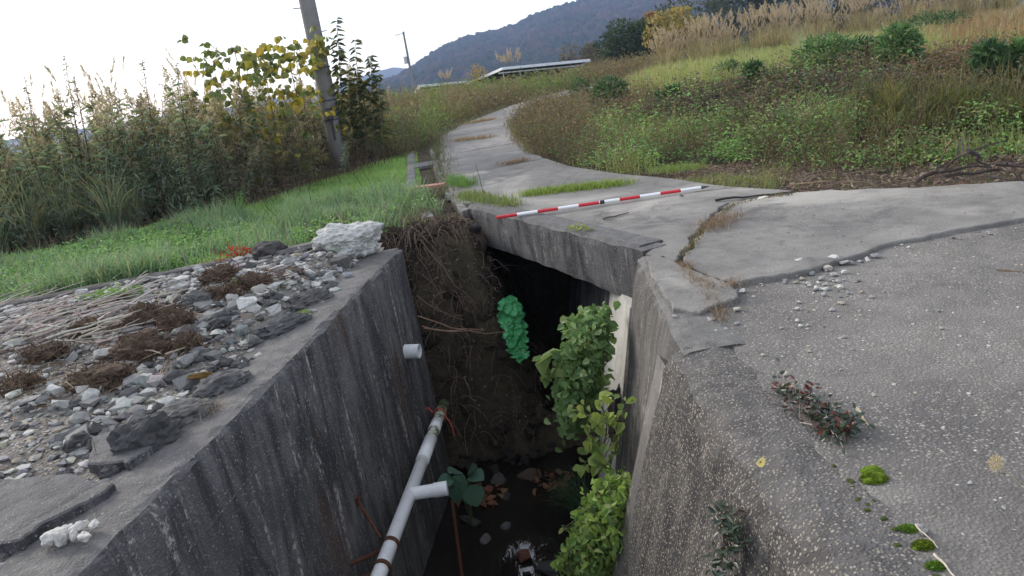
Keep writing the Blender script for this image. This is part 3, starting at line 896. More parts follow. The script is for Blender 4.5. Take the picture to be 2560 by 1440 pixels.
# far kerb of the platform
mb = MB(); K = lerp_line([(-7.5, 6.06), (-4.7, 6.75), (-3.2, 7.13), (-1.9, 7.45)], 60); T = nrm(np.gradient(K, axis=0)); Nn = np.stack([-T[:, 1], T[:, 0]], 1)
prof = [(-.02, -.4), (-.02, .0), (.0, .015), (.09, .012), (.11, -.01), (.11, -.4)]
V = np.zeros((60, 6, 3))
for i in range(60):
    for j, (o_, z) in enumerate(prof): V[i, j] = (*(K[i] + Nn[i] * (o_ + .012 * mnoise.noise(Vector((i * .5, j, 1))))), z + .012 * mnoise.noise(Vector((i * .6, j, 5))))
grid(mb, V); mb.add(V[-1], [list(range(6))])
o = mb.build("kerb", M['seam'], sub=Vector((-3.2, 7.13, -.3))); o.location = (-3.2, 7.13, -.3)
tag(o, "low weathered concrete kerb between the rubble and the grass", "kerb")

PALE, GREY, DARK, BROWN = (.46, .45, .42), (.22, .215, .205), (.085, .082, .082), (.085, .055, .036)
# big named pieces ---------------------------------------------------
def place(o, p, label, cat, group=None): o.location = p; return tag(o, label, cat, group)
p = rub_at(872, 625); s = mpp(872, 625)
mb = MB(); lump(mb, (0, 0, 0), (168 * s, 105 * s, 84 * s), 5, .3, 2.6, 4.2, (.50, .49, .455), .12)
place(mb.build("boulder", M['rock']), p + Vector((0, 0, 24 * s)), "large pitted white concrete boulder at the far end of the left wall", "boulder")
p = rub_at(675, 648); s = mpp(675, 648)
mb = MB(); lump(mb, (0, 0, 0), (84 * s, 70 * s, 52 * s), 4, .3, 2.6, 1.2, (.075, .068, .066), .1)
place(mb.build("boulder", M['rock']), p + Vector((0, 0, 18 * s)), "dark grey lump of rock beside the red seedling", "boulder")
p = rub_at(745, 640); s = mpp(745, 640)
mb = MB(); hull_rock(mb, (0, 0, 0), (130 * s, .12, .09), 18, 3, (.13, .125, .12), rot=Matrix.Rotation(.2, 4, 'Z'))
place(mb.build("concrete_block", M['rock']), p + Vector((0, 0, .05)), "long low grey block behind the white boulder", "concrete block")
def chunk(px, py, w, h, d, col, seed, label, name="concrete_chunk", cat="concrete chunk", rz=0.0, tilt=0.0, lumpy=False):
    p = rub_at(px, py + h * .35); s = mpp(px, py); mb = MB()
    if lumpy: lump(mb, (0, 0, 0), (w * s, d, h * s), 4, .32, 2.8, seed * 1.37, col, .17)
    else: hull_rock(mb, (0, 0, 0), (w * s, d, h * s), 15, seed, col, boxy=.9)
    o = mb.build(name, M['rock']); o.rotation_euler = (tilt, tilt * .5, rz)
    return place(o, p + Vector((0, 0, h * s * .25)), label, cat)
chunk(375, 1085, 150, 120, .20, (.07, .068, .068), 21, "big dark pitted concrete chunk broken off beside the left wall top", lumpy=True, rz=.7)
chunk(470, 1030, 150, 70, .22, (.12, .115, .108), 22, "grey concrete chunk behind the big dark pitted chunk", lumpy=True, rz=.75)
chunk(560, 960, 170, 60, .22, (.10, .097, .095), 23, "long dark rough chunk lying along the middle of the wall top", lumpy=True, rz=.8)
chunk(700, 815, 150, 55, .20, (.10, .098, .097), 24, "dark broken slab strip beside the wall top below the pale blocks", lumpy=True, rz=.8)
chunk(780, 745, 110, 50, .16, (.11, .105, .10), 27, "dark rough chunk between the pale blocks and the wall top", lumpy=True, rz=.5)
chunk(540, 795, 90, 50, .16, (.15, .145, .14), 25, "mid grey slab fragment in the centre of the rubble", rz=.5)
chunk(490, 750, 66, 46, .12, (.13, .125, .12), 26, "round dark grey stone amid the brown roots", lumpy=True)
chunk(855, 655, 70, 48, .13, (.12, .113, .105), 28, "brownish block right under the white boulder", rz=.2)
chunk(622, 758, 62, 42, .10, (.55, .54, .51), 31, "clean pale concrete block, larger of the pair near the heap centre", rz=.4, tilt=.2)
chunk(682, 773, 46, 34, .09, (.56, .55, .50), 32, "clean pale concrete block, smaller of the pair near the heap centre", rz=-.2, tilt=-.2)
chunk(768, 678, 62, 38, .11, (.5, .5, .47), 33, "pale block on top of the pile near the boulder", rz=-.5, tilt=.3)
chunk(700, 674, 56, 32, .10, (.5, .49, .47), 34, "pale block left of the pile near the boulder", rz=.3)
chunk(655, 686, 44, 34, .08, (.52, .51, .48), 35, "small tilted pale block on the left edge of the pile", rz=.8, tilt=.5)
chunk(735, 690, 36, 44, .06, (.45, .45, .44), 36, "upright pale slab fragment in the middle of the pile", rz=.3, tilt=-.4)
chunk(830, 677, 80, 16, .12, (.36, .36, .37), 37, "thin flat grey tile fragment near the boulder", rz=.2, tilt=.2)
chunk(870, 688, 30, 34, .05, (.38, .38, .40), 38, "small leaning grey brick beside the wall top", rz=.3, tilt=.5)
chunk(715, 738, 60, 28, .1, (.36, .36, .34), 39, "flat grey block in front of the pale pile", rz=-.2)
chunk(650, 720, 40, 26, .08, (.40, .38, .33), 40, "beige block left in front of the pale pile", rz=.4)
chunk(145, 972, 50, 44, .09, (.48, .47, .44), 41, "pale square block, left one of three by the brown roots", rz=.3, tilt=.2)
chunk(213, 972, 50, 38, .09, (.52, .5, .46), 42, "pale square block, right one of three by the brown roots", rz=-.3, tilt=-.3)
chunk(158, 1003, 60, 36, .10, (.46, .45, .42), 43, "pale rounded block in front of two square blocks", rz=.1)
chunk(268, 886, 66, 52, .08, (.45, .43, .39), 44, "pale triangular slab leaning by a brown root clod", rz=.6, tilt=.5)
chunk(315, 905, 70, 16, .14, (.38, .36, .32), 45, "flat pale slab below the triangular slab", rz=.2)
chunk(455, 830, 52, 34, .09, (.30, .31, .27), 46, "greenish grey stone below the brown root clods", rz=-.2)
chunk(300, 708, 60, 20, .1, (.33, .32, .31), 47, "flat grey stone at the back edge of the rubble", rz=.2)
chunk(205, 735, 46, 34, .1, (.40, .4, .39), 48, "grey stone at the left back edge of the rubble", rz=.7)
chunk(360, 735, 46, 26, .09, (.36, .36, .35), 49, "grey stone beside the small green weed in the rubble", rz=.4)
chunk(45, 775, 80, 20, .12, (.36, .35, .33), 50, "flat pale slab at the far left of the rubble", rz=.2)
chunk(40, 855, 60, 20, .12, (.34, .33, .30), 51, "flat pale slab under the dry twigs", rz=.1)
chunk(70, 1000, 80, 18, .12, (.28, .27, .26), 52, "flat grey slab left of the three pale blocks", rz=.1)
# crusted layer over the near wall top
def crust(poly, th, label, seed):
    pts = [rub_at(*q) for q in poly]; c = sum(pts, Vector()) / len(pts)
    xy = jag([(p.x - c.x, p.y - c.y) for p in pts], .03, .035, seed, True)
    mb = MB(); slab(mb, xy, lambda x, y: .05 * mnoise.fractal(Vector((x * 3, y * 3, seed)), 1, 2, 3) * .4 + th, -.08)
    o = mb.build("broken_slab", M['beam']); place(o, Vector((c.x, c.y, -.0)), label, "broken slab")
crust([(-60, 1220), (120, 1215), (300, 1235), (240, 1290), (110, 1350), (60, 1395), (-60, 1400)], .035, "cracked thin concrete crust lifting off the near end of the left wall", 3)
crust([(230, 1110), (320, 1080), (390, 1140), (330, 1190), (220, 1180)], .03, "grey broken crust beside the big dark chunk", 5)
chunk(95, 1400, 60, 30, .07, (.12, .115, .11), 61, "small grey stone on the wall top below the crust", rz=.2)
# white crumbled stones in the crack
mbp = []
for k, (px, py, w, h) in enumerate([(140, 1335, 60, 26), (195, 1318, 46, 22), (235, 1312, 34, 20), (120, 1350, 36, 30), (150, 1350, 30, 40), (185, 1340, 26, 36), (210, 1342, 36, 22), (165, 1325, 40, 24)]):
    p = at_z(px, py, .03); s = mpp(px, py); mb = MB(); lump(mb, (0, 0, 0), (w * s, w * s * .7, h * s), 3, .4, 2.5, k + 2.3, (.5, .48, .44), .12)
    o = mb.build("white_stone", M['rock']); o.rotation_euler = (0, 0, k); place(o, p, "crumbled whitish stone lodged in the crack of the wall crust", "stone", "white stones in the crust crack")

# general rubble: prototypes then copies ------------------------------
protos = []
for k, (c, lab, grp) in enumerate([(PALE, "pale broken concrete piece scattered in the rubble heap", "pale rubble pieces"), (GREY, "grey broken concrete piece scattered in the rubble heap", "grey rubble pieces"), (DARK, "dark rough concrete lump scattered in the rubble heap", "dark rubble lumps")]):
    for q in range(5):
        mb = MB()
        if k == 2: lump(mb, (0, 0, 0), (1, .8, .6), 3, .4, 2.8, q * 3.1 + .5, c, .14)
        else: hull_rock(mb, (0, 0, 0), (1, rng.uniform(.6, .9), rng.uniform(.35, .65)), 13, 70 + k * 10 + q, c, boxy=.85)
        protos.append((k, mb.mesh("rubble_piece", M['rock']), lab, grp))
def zone_w(px, py):
    # how stony the heap is, and which colour, around a photo position
    if 600 < px < 900 and 640 < py < 800: return 4.0, (.5, .3, .2)
    if 430 < px < 780 and 760 < py < 1000: return 3.0, (.15, .4, .45)
    if 150 < px < 470 and 980 < py < 1260: return .6, (.1, .45, .45)
    if px < 470 and 690 < py < 960: return .55, (.4, .45, .15)
    return .3, (.3, .5, .2)
cnt = 0
while cnt < 290:
    px, py = rng.uniform(-40, 900), rng.uniform(650, 1300)
    p = rub_at(px, py)
    if not pip(RUB, np.array([p.x]), np.array([p.y]))[0]: continue
    if p.x > WALL_L(p.y) - (.14 if p.y > 4.4 else .24): continue
    w, cw = zone_w(px, py)
    if rng.random() > w / 4: continue
    k = rng.choice(3, p=np.array(cw) / sum(cw)); kk, me, lab, grp = protos[k * 5 + rng.integers(5)]
    o = link("rubble_piece", me)
    sc = float(np.clip(rng.lognormal(-2.6, .42), .035, .19)); o.scale = (sc, sc, sc)
    o.rotation_euler = (rng.normal() * .4, rng.normal() * .4, rng.uniform(0, 6.3))
    o.location = p + Vector((0, 0, sc * .16)); tag(o, lab, "rubble", grp); cnt += 1

# loose gravel of the bed
def small_stones(n, samp, zf, smin, smax, cols, cw, name, flatness=.55, mat='pebblestone'):
    mb = MB(); bm = bmesh.new(); bmesh.ops.create_icosphere(bm, subdivisions=1, radius=.5); bm.verts.index_update()
    U = np.array([v.co[:] for v in bm.verts]); Fq = np.array([[v.index for v in f.verts] for f in bm.faces]); bm.free()
    XY = samp(n); n = len(XY)
    sz = smin * (smax / smin) ** (rng.random(n) ** 2.2)
    a = rng.uniform(0, 6.28, n); C = pick(cols, n, cw, .25)
    sx = rng.uniform(.7, 1.3, n); sy = rng.uniform(.6, 1.0, n); sz_ = rng.uniform(.5, 1.0, n) * flatness
    J = 1 + rng.normal(size=(n, len(U))) * .24
    W = U[None] * J[..., None] * np.stack([sx, sy, sz_], 1)[:, None] * sz[:, None, None]
    ca, sa = np.cos(a)[:, None], np.sin(a)[:, None]
    Wx = W[..., 0] * ca - W[..., 1] * sa; Wy = W[..., 0] * sa + W[..., 1] * ca
    Z0 = zf(XY[:, 0], XY[:, 1])
    V = np.stack([Wx + XY[:, :1], Wy + XY[:, 1:2], W[..., 2] + Z0[:, None] + (sz * sz_ * .25)[:, None]], -1)
    fq = (np.arange(n)[:, None, None] * len(U) + Fq[None]).reshape(-1, 3)
    mb.add(V.reshape(-1, 3), fq, np.repeat(C, len(U), 0))
    return tag(mb.build(name, M[mat]), kind="stuff")
def samp_poly(poly, wfun=None):
    P = np.array(poly); lo, hi = P.min(0), P.max(0)
    def f(n):
        out = np.zeros((0, 2))
        while len(out) < n:
            q = rng.uniform(lo, hi, (n * 3, 2)); k = pip(poly, q[:, 0], q[:, 1])
            if wfun is not None: k &= rng.random(len(q)) < wfun(q[:, 0], q[:, 1])
            out = np.concatenate([out, q[k]])
        return out[:n]
    return f
VIS = [(-5.2, 6.4), (-1.9, 7.2), (-1.3, 6.7), (-1.3, 6), (-2.05, 1.6), (-3.2, 1.6)]
small_stones(9000, samp_poly(VIS), heap, .014, .085, [(.46, .445, .41), (.27, .26, .25), (.13, .125, .12), (.3, .26, .2)], [.34, .35, .21, .1], "gravel")

HEAP = [(-3.3, 6.9), (-1.9, 7.2), (-1.3, 6.6), (-1.32, 5.6), (-1.55, 4.3), (-1.9, 3.2), (-2.4, 3.2), (-2.5, 4.5), (-3.6, 5.6)]
small_stones(900, samp_poly(HEAP), heap, .05, .15, [(.48, .47, .44), (.3, .295, .285), (.16, .155, .15), (.10, .098, .096)], [.25, .3, .25, .2], "rubble", .7, 'rock')
# brown root clods -----------------------------------------------------
def clod(px, py, w, h, d, seed, label, hairy=1.0):
    w, h, d = w * .8, h * .85, d * .85
    p = rub_at(px, py + h * .4); s = mpp(px, py); mb = MB()
    lump(mb, (0, 0, 0), (w * s, d, h * s * 1.6), 4, .4, 3.2, seed, (.12, .085, .06), .22)
    n = int(150 * hairy); D = rdir(n); Pn = D * np.array([w * s, d, h * s * 1.3]) / 2 * .93
    for i in range(n):
        q = Pn[i]; t1 = nrm(np.cross(D[i], rng.normal(size=3))) * rng.uniform(.03, .10)
        tube(mb, [q, q + t1 * .5 + D[i] * rng.uniform(.01, .05), q + t1 + D[i] * rng.uniform(-.01, .05)], .003, 3, vary((.14, .095, .065), 1, .4)[0], False)
    o = mb.build("root_clod", M['clod']); place(o, p + Vector((0, 0, h * s * .2)), label, "root clod")
for a in [(365, 795, 110, 52, .20, 1.0, "brown root clod below the small green weed"), (362, 868, 150, 66, .24, 2.0, "largest brown root clod in the middle of the rubble"), (440, 800, 80, 50, .16, 3.0, "brown root clod above the greenish grey stone"),
          (255, 940, 190, 44, .24, 4.0, "flat brown root mat behind the three pale blocks"), (60, 960, 110, 40, .2, 5.0, "brown root mat at the left edge of the rubble"), (555, 690, 110, 36, .22, 6.0, "brown root clod at the back of the heap near the red seedling"),
          (635, 705, 90, 36, .18, 7.0, "brown root clod beside the pale block pile"), (110, 880, 110, 30, .2, 8.0, "mossy brown root clod under the dry twigs"), (560, 735, 90, 34, .18, 9.0, "brown root clod above the round dark grey stone"), (230, 820, 90, 36, .18, 10.0, "brown root clod among the dry twigs"), (470, 860, 70, 40, .14, 11.5, "small brown root clod left of the dark slab strip")]:
    clod(*a)

mb = MB()
for (px, py, w_) in [(365, 800, 90), (362, 880, 110), (440, 800, 80), (255, 950, 130), (60, 965, 90), (555, 695, 100), (635, 710, 70), (110, 880, 90), (230, 825, 90), (470, 865, 70), (300, 850, 120), (150, 800, 120)]:
    for q in range(60):
        p = rub_at(px + rng.normal() * w_ * .6, py + rng.normal() * 24); a = rng.uniform(0, 6.28); l = rng.uniform(.06, .22); z = rng.uniform(.005, .05)
        d = Vector((math.cos(a), math.sin(a), 0)) * l; b = Vector((-d.y, d.x, 0)) * rng.normal() * .35
        tube(mb, [p + Vector((0, 0, .004)), p + d * .5 + b + Vector((0, 0, z)), p + d + Vector((0, 0, z * .4))], .0026, 3, vary((.2, .13, .085) if rng.random() < .7 else (.36, .29, .22), 1, .3)[0], False)
tag(mb.build("root_fibres", M['clod']), "straw coloured and brown root fibres strewn between the rubble stones", "roots", kind="stuff")
# dry twigs --------------------------------------------------------------
def twig(a, b, r, col, label, group=None, name="twig", sag=.0, seed=0, branches=0, cat="twig"):
    mb = MB(); n = 9; a, b = Vector(a), Vector(b); Ln = (b - a).length; c = (a + b) / 2
    pts = []
    for k in range(n):
        t_ = k / (n - 1); p = a.lerp(b, t_) - c
        w = Vector((mnoise.noise(Vector((t_ * 3, seed, 1))), mnoise.noise(Vector((t_ * 3, seed, 5))), mnoise.noise(Vector((t_ * 3, seed, 9))) * .5)) * Ln * .09 * math.sin(math.pi * min(1, t_ + .1))
        pts.append(p + w + Vector((0, 0, sag * 4 * t_ * (1 - t_))))
    tube(mb, pts, np.linspace(r, r * .45, n), 6, col)
    for q in range(branches):
        k = 2 + int(rng.integers(n - 4)); d_ = (pts[k + 1] - pts[k]).normalized() + Vector(rng.normal(size=3) * .6); d_.z = abs(d_.z) * .5
        l_ = Ln * rng.uniform(.15, .35)
        tube(mb, [pts[k], pts[k] + d_ * l_ * .5 + Vector((0, 0, .01)), pts[k] + d_ * l_], [r * .6, r * .45, r * .25], 5, col)
    o = mb.build(name, M['bark']); o.location = c; return tag(o, label, cat, group)
for k in range(60):
    px, py = rng.uniform(-30, 280), rng.uniform(765, 900)
    a = rub_at(px, py); th = rng.uniform(-.5, 1.1); l = rng.uniform(.25, .7)
    b = a + Vector((math.cos(th) * l, math.sin(th) * l, rng.uniform(.0, .12)))
    twig(a + Vector((0, 0, rng.uniform(.03, .1))), b + Vector((0, 0, .05)), rng.uniform(.005, .009), vary((.45, .39, .34), 1, .3)[0], "thin dry grey twig in the tangle at the left of the rubble", "dry twigs on the rubble", seed=k * 1.3, branches=1)
for k, (x1, y1, x2, y2, r) in enumerate([(330, 880, 410, 910, .008), (420, 905, 470, 895, .008), (420, 790, 460, 745, .008), (400, 745, 420, 780, .006), (180, 870, 240, 810, .005), (250, 815, 330, 800, .006)]):
    a, b = rub_at(x1, y1), rub_at(x2, y2)
    twig(a + Vector((0, 0, .05)), b + Vector((0, 0, .07)), r, (.30, .25, .19), ["pale bent stick across the largest root clod", "short stick right of the largest root clod", "stick leaning over the brown clod by the grey slab", "short pale stick near the green weed", "pale stick rising from the twig tangle", "pale stick beside the twig tangle"][k], seed=k + 50)
for k in range(40):
    px, py = rng.uniform(470, 700), rng.uniform(690, 720)
    a = rub_at(px, py); l = rng.uniform(.15, .4); th = rng.uniform(-.3, .8)
    twig(a + Vector((0, 0, .03)), a + Vector((math.cos(th) * l, math.sin(th) * l, .06)), .003, vary((.16, .1, .07), 1, .3)[0], "brown stem lying at the back of the rubble heap", "brown stems on the rubble", seed=k * 2.3)

# ------------------------------------------------------------------ loose stones on the apron and slabs
def apron_z(x, y): return np.where(pip(CRACK + [(9, 9), (1.3, 9)], x, y), -.006, -.038)
pp_, grp = [], "loose pebbles on the apron"
for q in range(6):
    mb = MB(); hull_rock(mb, (0, 0, 0), (1, rng.uniform(.6, .9), rng.uniform(.4, .6)), 18, 200 + q, [(.5, .49, .46), (.4, .39, .37), (.3, .295, .29), (.55, .54, .5), (.22, .22, .22), (.42, .38, .32)][q], boxy=.3)
    pp_.append(mb.mesh("pebble", M['pebblestone']))
def pebble(px, py, w, lab, grp=None, q=None, z=-.038):
    p = at_z(px, py, z); s = mpp(px, py) * w
    o = link("pebble", pp_[rng.integers(6) if q is None else q]); o.scale = (s, s, s); o.rotation_euler = (rng.normal() * .2, rng.normal() * .2, rng.uniform(0, 6)); o.location = p + Vector((0, 0, s * .2))
    return tag(o, lab, "pebble", grp)
CL = "pale pebble in the cluster beneath the broken slab edge"
for px, py, w in [(1998, 662, 44), (2060, 650, 34), (2088, 655, 46), (2040, 668, 30), (2110, 662, 34), (2070, 676, 34), (2030, 688, 26), (2085, 690, 26), (2052, 700, 24), (2110, 684, 24), (1985, 692, 26), (1962, 704, 20), (2020, 712, 22), (2040, 724, 24), (2065, 726, 22), (2128, 640, 26), (2190, 645, 34), (2100, 722, 26), (2060, 740, 24), (2005, 700, 20), (2095, 706, 20), (2130, 650, 22), (1950, 685, 22)]:
    pebble(px, py, w, CL, "pebbles beneath the broken slab edge")
for k in range(46):
    th, r_ = rng.uniform(0, 6.28), rng.gamma(2, 30); pebble(2060 + r_ * math.cos(th) * 1.3, 700 + abs(r_ * math.sin(th)) * 1.6, rng.uniform(9, 20), CL, "pebbles beneath the broken slab edge")
for px, py, w, lab in [(1688, 795, 24, "white stone on the corner of the grey wall top"), (1778, 804, 26, "pale stone beside the dry grass at the kerb block"), (1842, 778, 30, "grey stone left alone at the foot of the kerb block"), (1842, 812, 22, "dark stone on the apron near the kerb block corner"), (1856, 732, 26, "grey stone at the left end of the broken slab edge"),
                       (1908, 890, 16, "small stone where the pebbly wall top begins"), (1962, 940, 28, "flat grey stone by the creeper"), (2034, 990, 20, "grey pebble above the creeper"), (2352, 823, 16, "white pebble alone in the middle of the apron"), (2425, 1210, 20, "grey pebble at the right of the apron"), (2510, 1272, 18, "white pebble near the dry seed head"),
                       (2300, 1322, 30, "grey stone between two moss cushions"), (2310, 1335, 36, "grey stone touching the second moss cushion"), (2185, 990, 16, "tan pebble right of the creeper")]:
    pebble(px, py, w, lab)
o = pebble(1703, 491, 16, "black pebble lying just behind the ranging pole", z=.0, q=4)
for px, py, w in [(1770, 800, 18), (1800, 815, 18), (1790, 830, 16), (1815, 826, 18), (1760, 815, 12), (1780, 842, 16), (1745, 812, 10), (1810, 842, 14), (1830, 838, 12)]:
    pebble(px, py, w, "pale pebble on the corner where the kerb block crumbles", "pebbles at the crumbled kerb corner", z=-.04)
for k in range(70):
    i = rng.integers(0, len(CRACK) - 60); x, y = CRACK[i]; q = at_z(1280, 900, 0)
    o = link("pebble", pp_[rng.integers(6)]); s = float(np.clip(rng.lognormal(-3.7, .45), .012, .06)); o.scale = (s, s, s); o.rotation_euler = (rng.normal() * .3, rng.normal() * .3, rng.uniform(0, 6)); o.location = (x + rng.normal() * .02, y - .03 - abs(rng.normal()) * .05, -.038 + s * .2)
    tag(o, "crumb of concrete along the foot of the broken slab edge", "pebble", "crumbs along the broken slab edge")
AP = [(1.2, 1.0), (1.2, 4.2), (1.5, 4.3), (2.2, 4.45), (3.4, 4.7), (6, 4.9), (6, 1.0)]
small_stones(5200, samp_poly(AP), lambda x, y: np.full(len(x), -.04), .005, .021, [(.5, .48, .44), (.3, .285, .27), (.14, .135, .13), (.42, .36, .27)], [.4, .3, .2, .1], "gravel", .6)
SLB = [(1.5, 5.0), (2.2, 6.2), (4, 5.7), (6, 5.4), (6, 5.1), (3.4, 4.85), (2.2, 4.6)]
small_stones(420, samp_poly(SLB), lambda x, y: np.full(len(x), .012), .006, .025, [(.35, .34, .32), (.2, .19, .18)], None, "gravel", .6)

# stones in the stream ---------------------------------------------------
for k, (px, py, w, h, c, lab) in enumerate([(1265, 1318, 38, 26, (.10, .10, .11), "round grey stone in the middle of the stream"), (1215, 1352, 56, 26, (.10, .095, .09), "flat pale stone in the stream below the round one"), (1310, 1388, 54, 26, (.12, .05, .035), "reddish stone by the bright reflection in the stream"), (1325, 1190, 80, 26, (.085, .06, .045), "brown block lying across the stream under the bridge"),
                                            (1275, 1240, 60, 24, (.06, .055, .055), "long dark stone sloping into the stream"), (1248, 1200, 70, 24, (.07, .065, .06), "dark flat stone right of the big leaves"), (1180, 1300, 90, 30, (.06, .056, .055), "dark stone under the pipe branch"), (1370, 1425, 90, 30, (.05, .048, .045), "dark wet stone at the foot of the sedge")]):
    p = at_z(px, py, -2.535); s = -(p.z - HCAM) / -ray(px, py)[2] / F; s = abs((p.z - HCAM) / ray(px, py)[2]) / F
    mb = MB(); hull_rock(mb, (0, 0, 0), (w * s, w * s * .75, h * s * 1.4), 14, 400 + k, c, boxy=.5); o = mb.build("stream_stone", M['rock'])
    o.rotation_euler = (0, 0, k * .9); place(o, p, lab, "stone")
for k in range(60):
    x, y = rng.uniform(-.75, .2), rng.uniform(4.6, 8.0); mb = MB() if k < 6 else mb
    if k < 6: hull_rock(mb, (0, 0, 0), (1, .75, .5), 14, 500 + k, [(.035, .032, .03), (.05, .042, .036), (.028, .025, .024)][k % 3], boxy=.6); pp_.append(mb.mesh("stream_stone", M['rock']))
    o = link("stream_stone", pp_[6 + k % 6]); sc = rng.uniform(.06, .22); o.scale = (sc, sc, sc); o.rotation_euler = (0, 0, rng.uniform(0, 6)); o.location = (x, y, -2.585)
    tag(o, "small dark wet stone of the stream bed in shade", "stone", "wet stones in the stream bed")

for k in range(46):
    i = rng.random() * 3; x = -1.2 + i * .5; y = 7.0 + rng.normal() * .08 + max(0, x) * 1.2; o = link("stream_stone", pp_[6 + k % 6]); sc = rng.uniform(.05, .2); o.scale = (sc, sc, sc * .9); o.rotation_euler = (rng.normal() * .4, rng.normal() * .4, rng.uniform(0, 6)); o.location = (x, y - .05, -2.5 + .05 * rng.random())
    tag(o, "dark stone at the foot of the earth bank where the stream begins", "stone", "stones at the foot of the bank")
# ------------------------------------------------------------------ vegetation
def on_ground(XY):
    return np.c_[XY, ground_z(XY[:, 0], XY[:, 1])]
def stems_mesh(mb, P, H, r, col, lean=.12, az=None):
    """thin three-sided stems, vectorised"""
    n = len(P); az = rng.uniform(0, 6.28, n); ln = rng.uniform(0, lean, n) * H
    T = P + np.stack([np.cos(az) * ln, np.sin(az) * ln, H], 1)
    th = np.array([0, 2.09, 4.19]); ring = np.stack([np.cos(th), np.sin(th), np.zeros(3)], 1)
    C = np.broadcast_to(np.asarray(col, float), (n, 3)); r = np.broadcast_to(np.asarray(r, float), (n,))
    V = np.concatenate([P[:, None] + ring[None] * r[:, None, None], T[:, None] + ring[None] * r[:, None, None] * .5], 1)
    b = np.arange(n)[:, None] * 6
    fq = np.concatenate([b + np.array([[i, (i + 1) % 3, 3 + (i + 1) % 3, 3 + i]]) for i in range(3)])
    mb.add(V.reshape(-1, 3), fq, np.repeat(C, 6, 0)); return T
def herb(mb, P, H, k, spread, L, W, cols, w=None, hexa=True, up=.25, lo=.15, amt=.25, droop=.25):
    """k leaves on each plant base"""
    n = len(P); i = np.repeat(np.arange(n), k); m = n * k
    t_ = rng.uniform(lo, 1, m); az = rng.uniform(0, 6.28, m); r_ = np.abs(rng.normal(size=m)) * spread
    H = np.broadcast_to(np.asarray(H, float), (n,))
    Q = P[i] + np.stack([np.cos(az) * r_, np.sin(az) * r_, t_ * H[i]], 1)
    D = np.stack([np.cos(az), np.sin(az), rng.normal(up, .35, m)], 1)
    N = nrm(np.array([0, 0, 1.0]) + rng.normal(size=(m, 3)) * .35)
    base = pick(cols, n, w, amt)
    leaves(mb, Q, D, N, L * rng.uniform(.6, 1.3, m), W * rng.uniform(.7, 1.2, m), base[i] * rng.uniform(.75, 1.25, (m, 1)), hexa, droop)

# ---- lawn on the left
WEED = [(-14, 9.0), (-7.1, 10.4), (-5.4, 10.9), (-3.9, 11.5), (-3.2, 13), (-2.55, 14.6), (-1.75, 16.2), (-1.5, 18.5)]
LAWN = WEED[::-1][1:] + [(-14, 6.0), (-7.5, 6.1), (-4.7, 6.85), (-3.2, 7.25), (-1.8, 7.6), (-.8, 7.9), (-.95, 9.6), (-1.1, 11), (-1.35, 13.5), (-1.6, 16.2)]
def lawn_ok(x, y):
    return pip(LAWN, x, y)
XY = samp_poly(LAWN, lambda x, y: np.clip(1.4 - (y - 7) * .06, .3, 1) * (x > -9))(62000)
mb = MB(); P = on_ground(XY); n = len(P)
patch = fbm2(XY[:, 0] * .8, XY[:, 1] * .8, 3, 50)[:, None]
C = pick([(.28, .48, .13), (.33, .53, .15), (.2, .38, .10), (.38, .48, .18)], n, [.4, .3, .2, .1], .25) * (1 + .25 * patch)
blades(mb, P, rng.uniform(.05, .11, n), .010, rng.uniform(.6, 2.0, n), C, segs=2)
tag(mb.build("lawn_grass", M['leaf']), "short bright green lawn between the weeds and the rubble", "grass", kind="stuff")
# taller tufted verge in front of the lawn
VERGE = [(-9, 5.9), (-7.5, 6.15), (-4.7, 6.9), (-3.2, 7.3), (-1.8, 7.62), (-.75, 7.95), (-.74, 8.6), (-1.02, 9.6), (-1.5, 10.4), (-2.1, 10.6), (-2.9, 10.3), (-4.1, 10.4), (-5.1, 9.9), (-6.5, 9.3), (-9, 8.5)]
XY = samp_poly(VERGE, lambda x, y: np.clip(.25 + 1.6 * fbm2(x * 1.6, y * 1.6, 3, 61), .03, 1))(3300); mb = MB()
for q in range(12):
    n = len(XY); P = on_ground(XY + rng.normal(size=XY.shape) * .05); ns = fbm2(XY[:, 0] * 1.5, XY[:, 1] * 1.5, 3, 61)
    C = pick([(.16, .27, .14), (.21, .34, .16), (.27, .38, .2), (.34, .32, .23), (.11, .19, .12)], n, [.35, .3, .15, .1, .1], .25)
    blades(mb, P, rng.uniform(.16, .38, n) * (1 + .6 * ns), .012, rng.uniform(.5, 2.2, n), C)
XY = samp_poly(VERGE, lambda x, y: (fbm2(x * 1.1, y * 1.1, 3, 63) > .05) * 1.0)(2600); P = on_ground(XY)
herb(mb, P, rng.uniform(.08, .22, len(P)), 8, .06, .05, .026, [(.2, .38, .1), (.26, .44, .13), (.13, .26, .11)])
tag(mb.build("verge_grass", M['leaf']), "rough tufted dark green grass bordering the rubble", "grass", kind="stuff")
# dry stalks in the verge by the bank
XY = samp_poly([(-2.2, 8.0), (-.8, 7.9), (-.8, 8.8), (-1.6, 9.2), (-2.4, 8.8)])(1100); mb = MB(); P = on_ground(XY); n = len(P)
blades(mb, P, rng.uniform(.12, .32, n), .008, rng.uniform(.6, 2.4, n), pick([(.25, .2, .13), (.18, .14, .10), (.12, .15, .07)], n), segs=3)
tag(mb.build("dry_grass", M['dry']), "dry brownish grass on the rim of the stream bank", "grass", kind="stuff")
